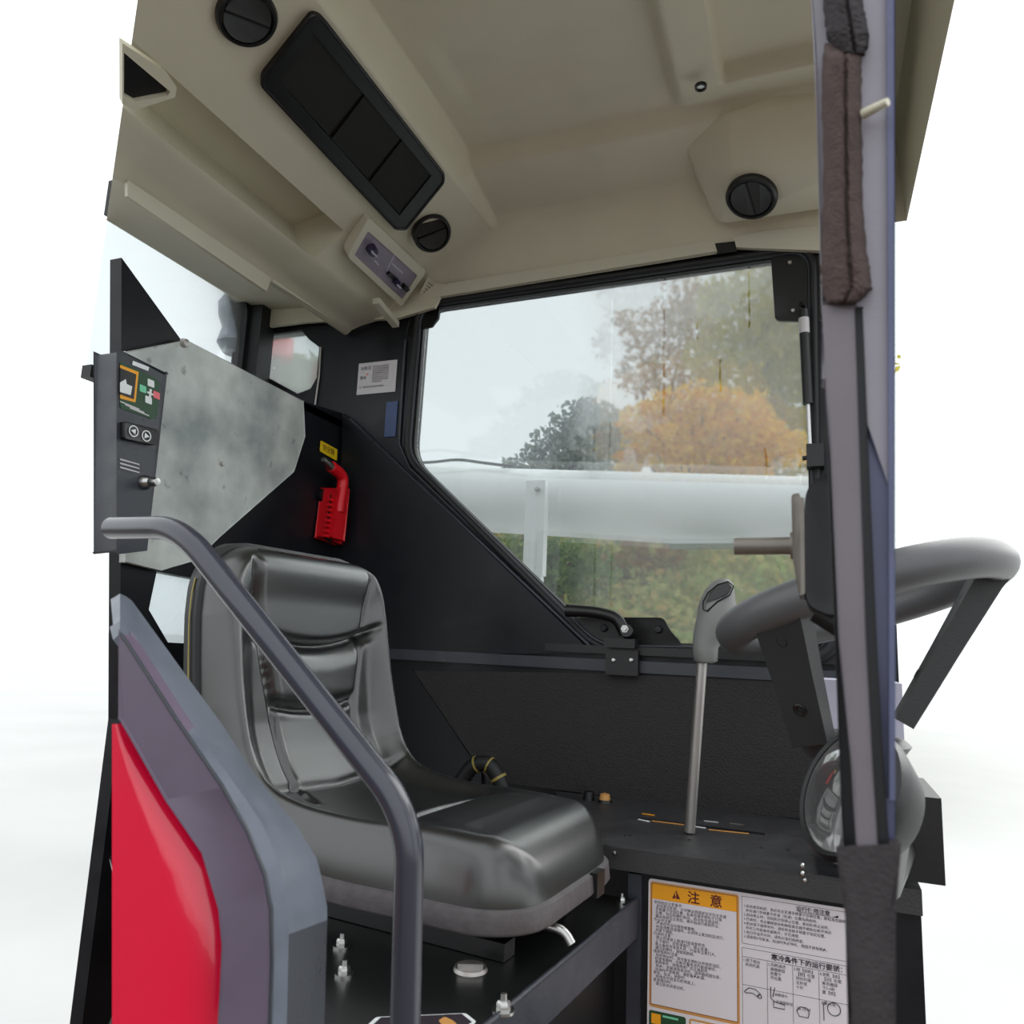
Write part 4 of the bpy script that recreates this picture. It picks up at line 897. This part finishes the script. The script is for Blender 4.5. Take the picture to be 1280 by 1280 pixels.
def half_w(s):
    w_ = lerp_tab([(0, .176), (.12, .190), (.30, .203), (.48, .214), (.65, .218), (.80, .218), (LT, .206)], s)
    rf, rt = .080, .085
    if s < rf: w_ += -rf + math.sqrt(max(0, rf*rf-(rf-s)**2))
    if LT-s < rt: w_ += -rt + math.sqrt(max(0, rt*rt-(rt-(LT-s))**2))
    return w_
def gauss(x, s_): return math.exp(-(x/s_)**2)
def cushion_h(s, b):
    wv = half_w(s); e_side = max(0, wv-abs(b)); e_end = max(0, min(s, LT-s))
    rr = lerp_tab([(0, .045), (.42, .045), (.60, .030)], s); rre = .07 if s < LT/2 else .038
    f1 = math.sqrt(max(0, 1-(1-min(1, e_side/rr))**2)); f2 = math.sqrt(max(0, 1-(1-min(1, e_end/rre))**2))
    h = lerp_tab([(0, .080), (.20, .086), (.42, .082), (.55, .078), (.75, .066), (LT, .055)], s)*f1*f2
    u = LT-s                                             # distance below the top of the back
    pan = 1-sstep(.42, .56, s)
    # hollow between the side bolsters: deep at the waist, shallow at the head and the thigh roll
    hol = lerp_tab([(0, .0), (.12, .004), (.24, .026), (.45, .036), (.62, .036), (.74, .024), (.86, .012), (LT, .004)], s)
    h -= hol*sstep(.018, .075, e_side)*sstep(.02, .10, e_end)
    # upright channels, closing in towards the waist
    bl = .098 + .058*(1-sstep(.0, .36, u))
    ch = sstep(.40, .46, s)*sstep(.015, .05, u)
    h -= .012*ch*gauss(abs(b)-bl, .0055)
    h += .005*ch*sstep(.004, .02, bl-abs(b))*(1-sstep(.25, .30, u))
    # two sagging cross channels
    k = b/.1
    u1 = .170-.020*k*k*.6; u2 = .285-.012*k*k
    h -= .021*gauss(u-u1, .0065)*(1-sstep(.155, .19, abs(b))) + .010*gauss(u-u1-.010, .010)*(1-sstep(.15, .18, abs(b)))
    h -= .018*gauss(u-u2, .0065)*(1-sstep(bl-.012, bl, abs(b)))
    if abs(b) < bl: h += .007*sstep(u1+.01, u1+.05, u)*(1-sstep(u2-.02, u2, u))
    # crease where pan meets back, and the tucked smile in front of it
    h -= .008*gauss(s-.470-.10*abs(b), .010)*(1-sstep(.14, .19, abs(b)))
    h -= .014*gauss(s-.255+1.6*b*b, .008)*(1-sstep(.10, .15, abs(b)))
    h += .010*gauss(s-.18, .06)*(1-sstep(.10, .17, abs(b)))
    return max(h, 0)
NS, NT = 190, 150
def seat_mesh():
    bm = bmesh.new(); grid = []
    for i in range(NS+1):
        t = i/NS; s = LT*(t - .10*math.sin(2*math.pi*t)/(2*math.pi)*.9)
        row = []
        for j in range(NT+1):
            q = -1+2*j/NT; b = half_w(s)*math.sin(q*math.pi/2*.999)
            row.append((s, b))
        grid.append(row)
    V = [[bm.verts.new(seat_pt(s, b, cushion_h(s, b))) for s, b in r] for r in grid]
    for i in range(NS):
        for j in range(NT): bm.faces.new((V[i][j], V[i][j+1], V[i+1][j+1], V[i+1][j]))
    ring = [grid[0][j] for j in range(NT+1)] + [grid[i][NT] for i in range(1, NS+1)] + [grid[NS][j] for j in range(NT-1, -1, -1)] + [grid[i][0] for i in range(NS-1, 0, -1)]
    return bm, ring, grid
bm, ring, grid = seat_mesh()
cu = build('cushion', bm, M['vinyl'], seat, True, 180)
def rim_mesh():
    bm = bmesh.new(); n = len(ring); loops = []
    cen = lambda s, b: (s, b)
    for (out_, h) in ((-.002, .004), (.007, .001), (.009, -.022), (.004, -.027), (-.02, -.027)):
        lp_ = []
        for k, (s, b) in enumerate(ring):
            s0_, b0_ = ring[k-1]; s1_, b1_ = ring[(k+1) % n]; ts, tb = s1_-s0_, b1_-b0_; l_ = math.hypot(ts, tb)+1e-9
            ns, nb = -tb/l_, ts/l_
            ns, nb = (ns, nb) if (nb*b + ns*(s-LT/2)*.3) > 0 else (-ns, -nb)
            p = seat_pt(s, b+nb*out_, h); pp, d = sp_at(s); p = p + (SF*d.x+Z_*d.y)*(ns*out_)
            lp_.append(bm.verts.new(p))
        loops.append(lp_)
    for A_, B_ in zip(loops, loops[1:]):
        for k in range(n): bm.faces.new((A_[k], A_[(k+1) % n], B_[(k+1) % n], B_[k]))
    return bm
er = build('edge_rim', rim_mesh(), [M['rim'], M['black']], seat, True, 50)
for pg in er.data.polygons:
    if (pg.center+wloc(er)).z > -.24: pg.material_index = 1
def back_mesh():
    bm = bmesh.new(); V = [[bm.verts.new(seat_pt(s, b*.98, -.026)) for s, b in r[::4]] for r in grid[::3]]
    for i in range(len(V)-1):
        for j in range(len(V[0])-1): bm.faces.new((V[i][j], V[i][j+1], V[i+1][j+1], V[i+1][j]))
    return bm
build('back_shell', back_mesh(), M['black'], seat, True, 60)
box('rim_clip', seat_pt(.0, .06, -.012)+SF*.008, (.012, .03, .034), M['black'], seat, .002, (SF, SL, Z_))
tube('side_seam', [seat_pt(s, -half_w(s)-.010, -.010) for s in np.linspace(.60, .86, 12)], .0011, M['wire'], seat, 6)
# pedestal and slide under the pan
pc = SO + SF*.04
box('pedestal', (pc.x, pc.y, (PZ0-.36)/2+.01), (.18, .20, .07), M['black'], seat, .01, (SF, SL, Z_))
for s_ in (-1, 1): box('slide_rail', Vector((pc.x, pc.y, PZ0+.012))+SL*.10*s_+SF*.02, (.30, .03, .022), M['black'], seat, .003, (SF, SL, Z_))
al = smooth_path([PY(668, 1154, 1.03), PY(690, 1158, 1.03), PY(706, 1165, 1.03), PY(714, 1180, 1.03)], .02)
tube('adjust_lever', al, .0065, M['chrome'], seat, 12)
tube('lever_pivot', [PY(640, 1150, 1.06), PY(668, 1154, 1.03)], .007, M['black'], seat, 10)

# ================================================================== GRAB RAIL, LOWER-LEFT COWL, DOOR JAMB
yr = .66
rp = smooth_path([PY(140, 660, yr+.04), PY(226, 659, yr), PY(492, 995, yr), PY(512, 1050, yr), PY(505, 1340, yr)], .05, 8)
gb = tube('grab_rail', rp, .0137, M['rail'], None, 24); tag(gb, 'bent dark grey grab rail in front of the seat', 'handrail')
yf = .52
face_r = [(150, 792), (160, 805), (221, 900), (278, 983), (310, 1040), (331, 1093), (339, 1137), (340, 1200), (337, 1300)]
face_l = [(150, 898), (162, 918), (209, 1001), (254, 1066), (275, 1137), (279, 1182), (277, 1230), (273, 1300)]
back_r = [(150, 742), (163, 748), (228, 838), (278, 906), (318, 968), (368, 1028), (397, 1075), (409, 1131), (409, 1150), (405, 1300)]
fw = empty('fender_frame', PY(330, 1280, yf), 'slate painted frame edge of the bodywork left of the seat', 'panel')
P1 = [PY(u, v, yf) for u, v in face_r]; P0 = [PY(u, v, yf) for u, v in face_l]
plate('front_face', P1+P0[::-1], Y_, .012, M['facia'], fw, bevel=.002)
def strip(name, A_, B_, m):
    n = 40
    def res(P_):
        P_ = [Vector(p_) for p_ in P_]; L_ = [0]
        for a, b in zip(P_, P_[1:]): L_.append(L_[-1]+(b-a).length)
        out = []
        for k in range(n+1):
            s = L_[-1]*k/n; i = min(max(int(np.searchsorted(L_, s)), 1), len(L_)-1); t = (s-L_[i-1])/(L_[i]-L_[i-1]); out.append(P_[i-1]*(1-t)+P_[i]*t)
        return out
    a, b = res(A_), res(B_); bm = bmesh.new()
    va = [bm.verts.new(p_) for p_ in a]; vb = [bm.verts.new(p_) for p_ in b]; vc = [bm.verts.new(p_+Vector((-.012, .0, -.006))) for p_ in b]; vd = [bm.verts.new(p_+Vector((-.012, .004, -.006))) for p_ in a]
    for k in range(n):
        for X1, X2 in ((va, vb), (vb, vc), (vc, vd), (vd, va)): bm.faces.new((X1[k], X1[k+1], X2[k+1], X2[k]))
    bm.faces.new((va[0], vb[0], vc[0], vd[0])); bm.faces.new((va[-1], vb[-1], vc[-1], vd[-1]))
    return build(name, bm, m, fw, True, 35)
yb = .585
BR = [PY(u, v, yb) for u, v in back_r]
MID = [PY(u, v, .532) for u, v in ((150, 776), (160, 789), (226, 888), (288, 972), (328, 1030), (352, 1086), (360, 1140), (361, 1168), (358, 1300))]
strip('bead_face', P1, MID, M['frame'])
strip('top_face', MID[:8], BR[:9], M['frame'])
strip('lower_face', MID[7:], BR[8:], M['paint2'])
tube('bead', P1, .0016, M['paint2'], fw, 8)
# red cowl: bulging panel behind the frame opening
def cowl():
    bm = bmesh.new(); out = [(148, 905), (158, 930), (190, 985), (230, 1050), (252, 1092), (266, 1165), (269, 1230), (267, 1300)]
    rows = []
    for u, v in out:
        e = PY(u, v, yf+.012); row = []
        for k in range(15):
            t = k/14; a = PY(u*(1-t)+140*t, v, yf+.012)
            a.y += .030*(1-math.sqrt(max(0, 1-(1-min(1, t*2.2))**2))) - .0
            row.append(bm.verts.new(a))
        rows.append(row)
    for A_, B_ in zip(rows, rows[1:]):
        for k in range(14): bm.faces.new((A_[k], A_[k+1], B_[k+1], B_[k]))
    r = bmesh.ops.extrude_face_region(bm, geom=bm.faces[:]); bmesh.ops.translate(bm, verts=[g for g in r['geom'] if isinstance(g, bmesh.types.BMVert)], vec=(0, .012, 0))
    return build('red_cowl', bm, M['red'], None, True, 60)
tag(cowl(), 'glossy bright red body cowl at the lower left', 'panel')
# door jamb post at the right, very close to the lens
yj = .50
jb = empty('trim_1', PY(1075, 1270, yj), 'door jamb post with torn foam seal', kind='structure')
def jstrip(name, L_, R_, y, dep, m, bev=.002): return plate(name, [PY(u, v, y) for u, v in L_]+[PY(u, v, y) for u, v in reversed(R_)], Y_, dep, m, jb, bevel=bev)
jstrip('inner_edge', [(1016, -60), (1020, 100), (1028, 400), (1031, 470)], [(1042, -60), (1046, 100), (1052, 400), (1054, 470)], yj+.012, .02, M['jamb'])
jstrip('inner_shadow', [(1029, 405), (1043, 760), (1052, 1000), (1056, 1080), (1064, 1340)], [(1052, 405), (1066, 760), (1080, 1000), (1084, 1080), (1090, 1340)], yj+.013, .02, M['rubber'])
jstrip('face_strip', [(1030, 384), (1041, 620), (1049, 800), (1064, 950), (1076, 1075)], [(1068, 384), (1076, 620), (1082, 800), (1090, 950), (1098, 1075)], yj, .012, M['mauve'])
jstrip('groove', [(1066, 384), (1074, 620), (1080, 800), (1088, 950), (1096, 1090)], [(1078, 384), (1088, 620), (1096, 800), (1104, 950), (1114, 1090)], yj+.006, .012, M['rubber'], .001)
jstrip('outer_strip', [(1068, -60), (1070, 400), (1086, 700), (1096, 900), (1104, 1340)], [(1119, -60), (1119, 400), (1119, 700), (1119, 900), (1119, 1340)], yj+.012, .02, M['jambblue'])
jstrip('outer_bead', [(1108, -60), (1110, 400), (1112, 1000)], [(1117, -60), (1118, 400), (1119, 1000)], yj+.004, .010, M['jambblue'])
jstrip('upper_face', [(1040, -60), (1040, 395)], [(1108, -60), (1110, 600)], yj+.008, .006, M['jamb'])
jstrip('lower_rubber', [(1052, 1066), (1057, 1150), (1066, 1280), (1068, 1340)], [(1119, 1062), (1119, 1150), (1119, 1280), (1119, 1340)], yj-.004, .012, M['foamd'], .003)
def foam(pts, m, wd, label=None):
    """torn strip: lumpy half-round section along the post"""
    bm = bmesh.new(); rings = []; n = 60
    for k in range(n+1):
        t = k/n; i = min(int(t*(len(pts)-1)), len(pts)-2); f_ = t*(len(pts)-1)-i
        ul = pts[i][0]*(1-f_)+pts[i+1][0]*f_; ur = pts[i][1]*(1-f_)+pts[i+1][1]*f_; v = pts[i][2]*(1-f_)+pts[i+1][2]*f_
        row = []
        for j in range(13):
            a = j/12; u = ul+(ur-ul)*a + random.uniform(-1.2, 1.2); d_ = wd*math.sin(math.pi*min(1, max(0, a)))**.45 - (.004 if .55 < a < .65 else 0) + random.uniform(-.0006, .0006)
            end = min(1, min(t, 1-t)*18); row.append(bm.verts.new(PY(u, v+random.uniform(-1, 1), yj+.006-d_*end)))
        rings.append(row)
    for A_, B_ in zip(rings, rings[1:]):
        for j in range(12): bm.faces.new((A_[j], A_[j+1], B_[j+1], B_[j]))
    r = bmesh.ops.extrude_face_region(bm, geom=bm.faces[:]); vv = [g for g in r['geom'] if isinstance(g, bmesh.types.BMVert)]
    for v_ in vv: v_.co.y = yj+.014
    return build('foam_strip', bm, m, jb, True, 70)
foam([(1026, 1070, -60), (1029, 1078, 0), (1034, 1086, 40), (1042, 1085, 56), (1052, 1080, 68)], M['foamd'], .014)
foam([(1030, 1076, 54), (1027, 1077, 100), (1029, 1078, 200), (1028, 1080, 280), (1026, 1086, 330), (1028, 1090, 360), (1034, 1064, 385)], M['foam'], .016)
foam([(1026, 1058, 382), (1028, 1060, 405), (1036, 1056, 420)], M['foamd'], .005)
tube('peg', [PY(1079, 143, yj), PY(1110, 127, yj-.01)], [.0034, .0026], M['headliner'], jb, 8)

# ================================================================== FLOOR
fl = plate('floor', [Vector((-.62, .62, FLOOR)), Vector((.16, .62, FLOOR)), Vector((.16, FAR, FLOOR)), Vector((-1.25, FAR, FLOOR)), Vector((-1.25, 1.2, FLOOR))], -Z_, .04, M['mud']); tag(fl, kind='structure')
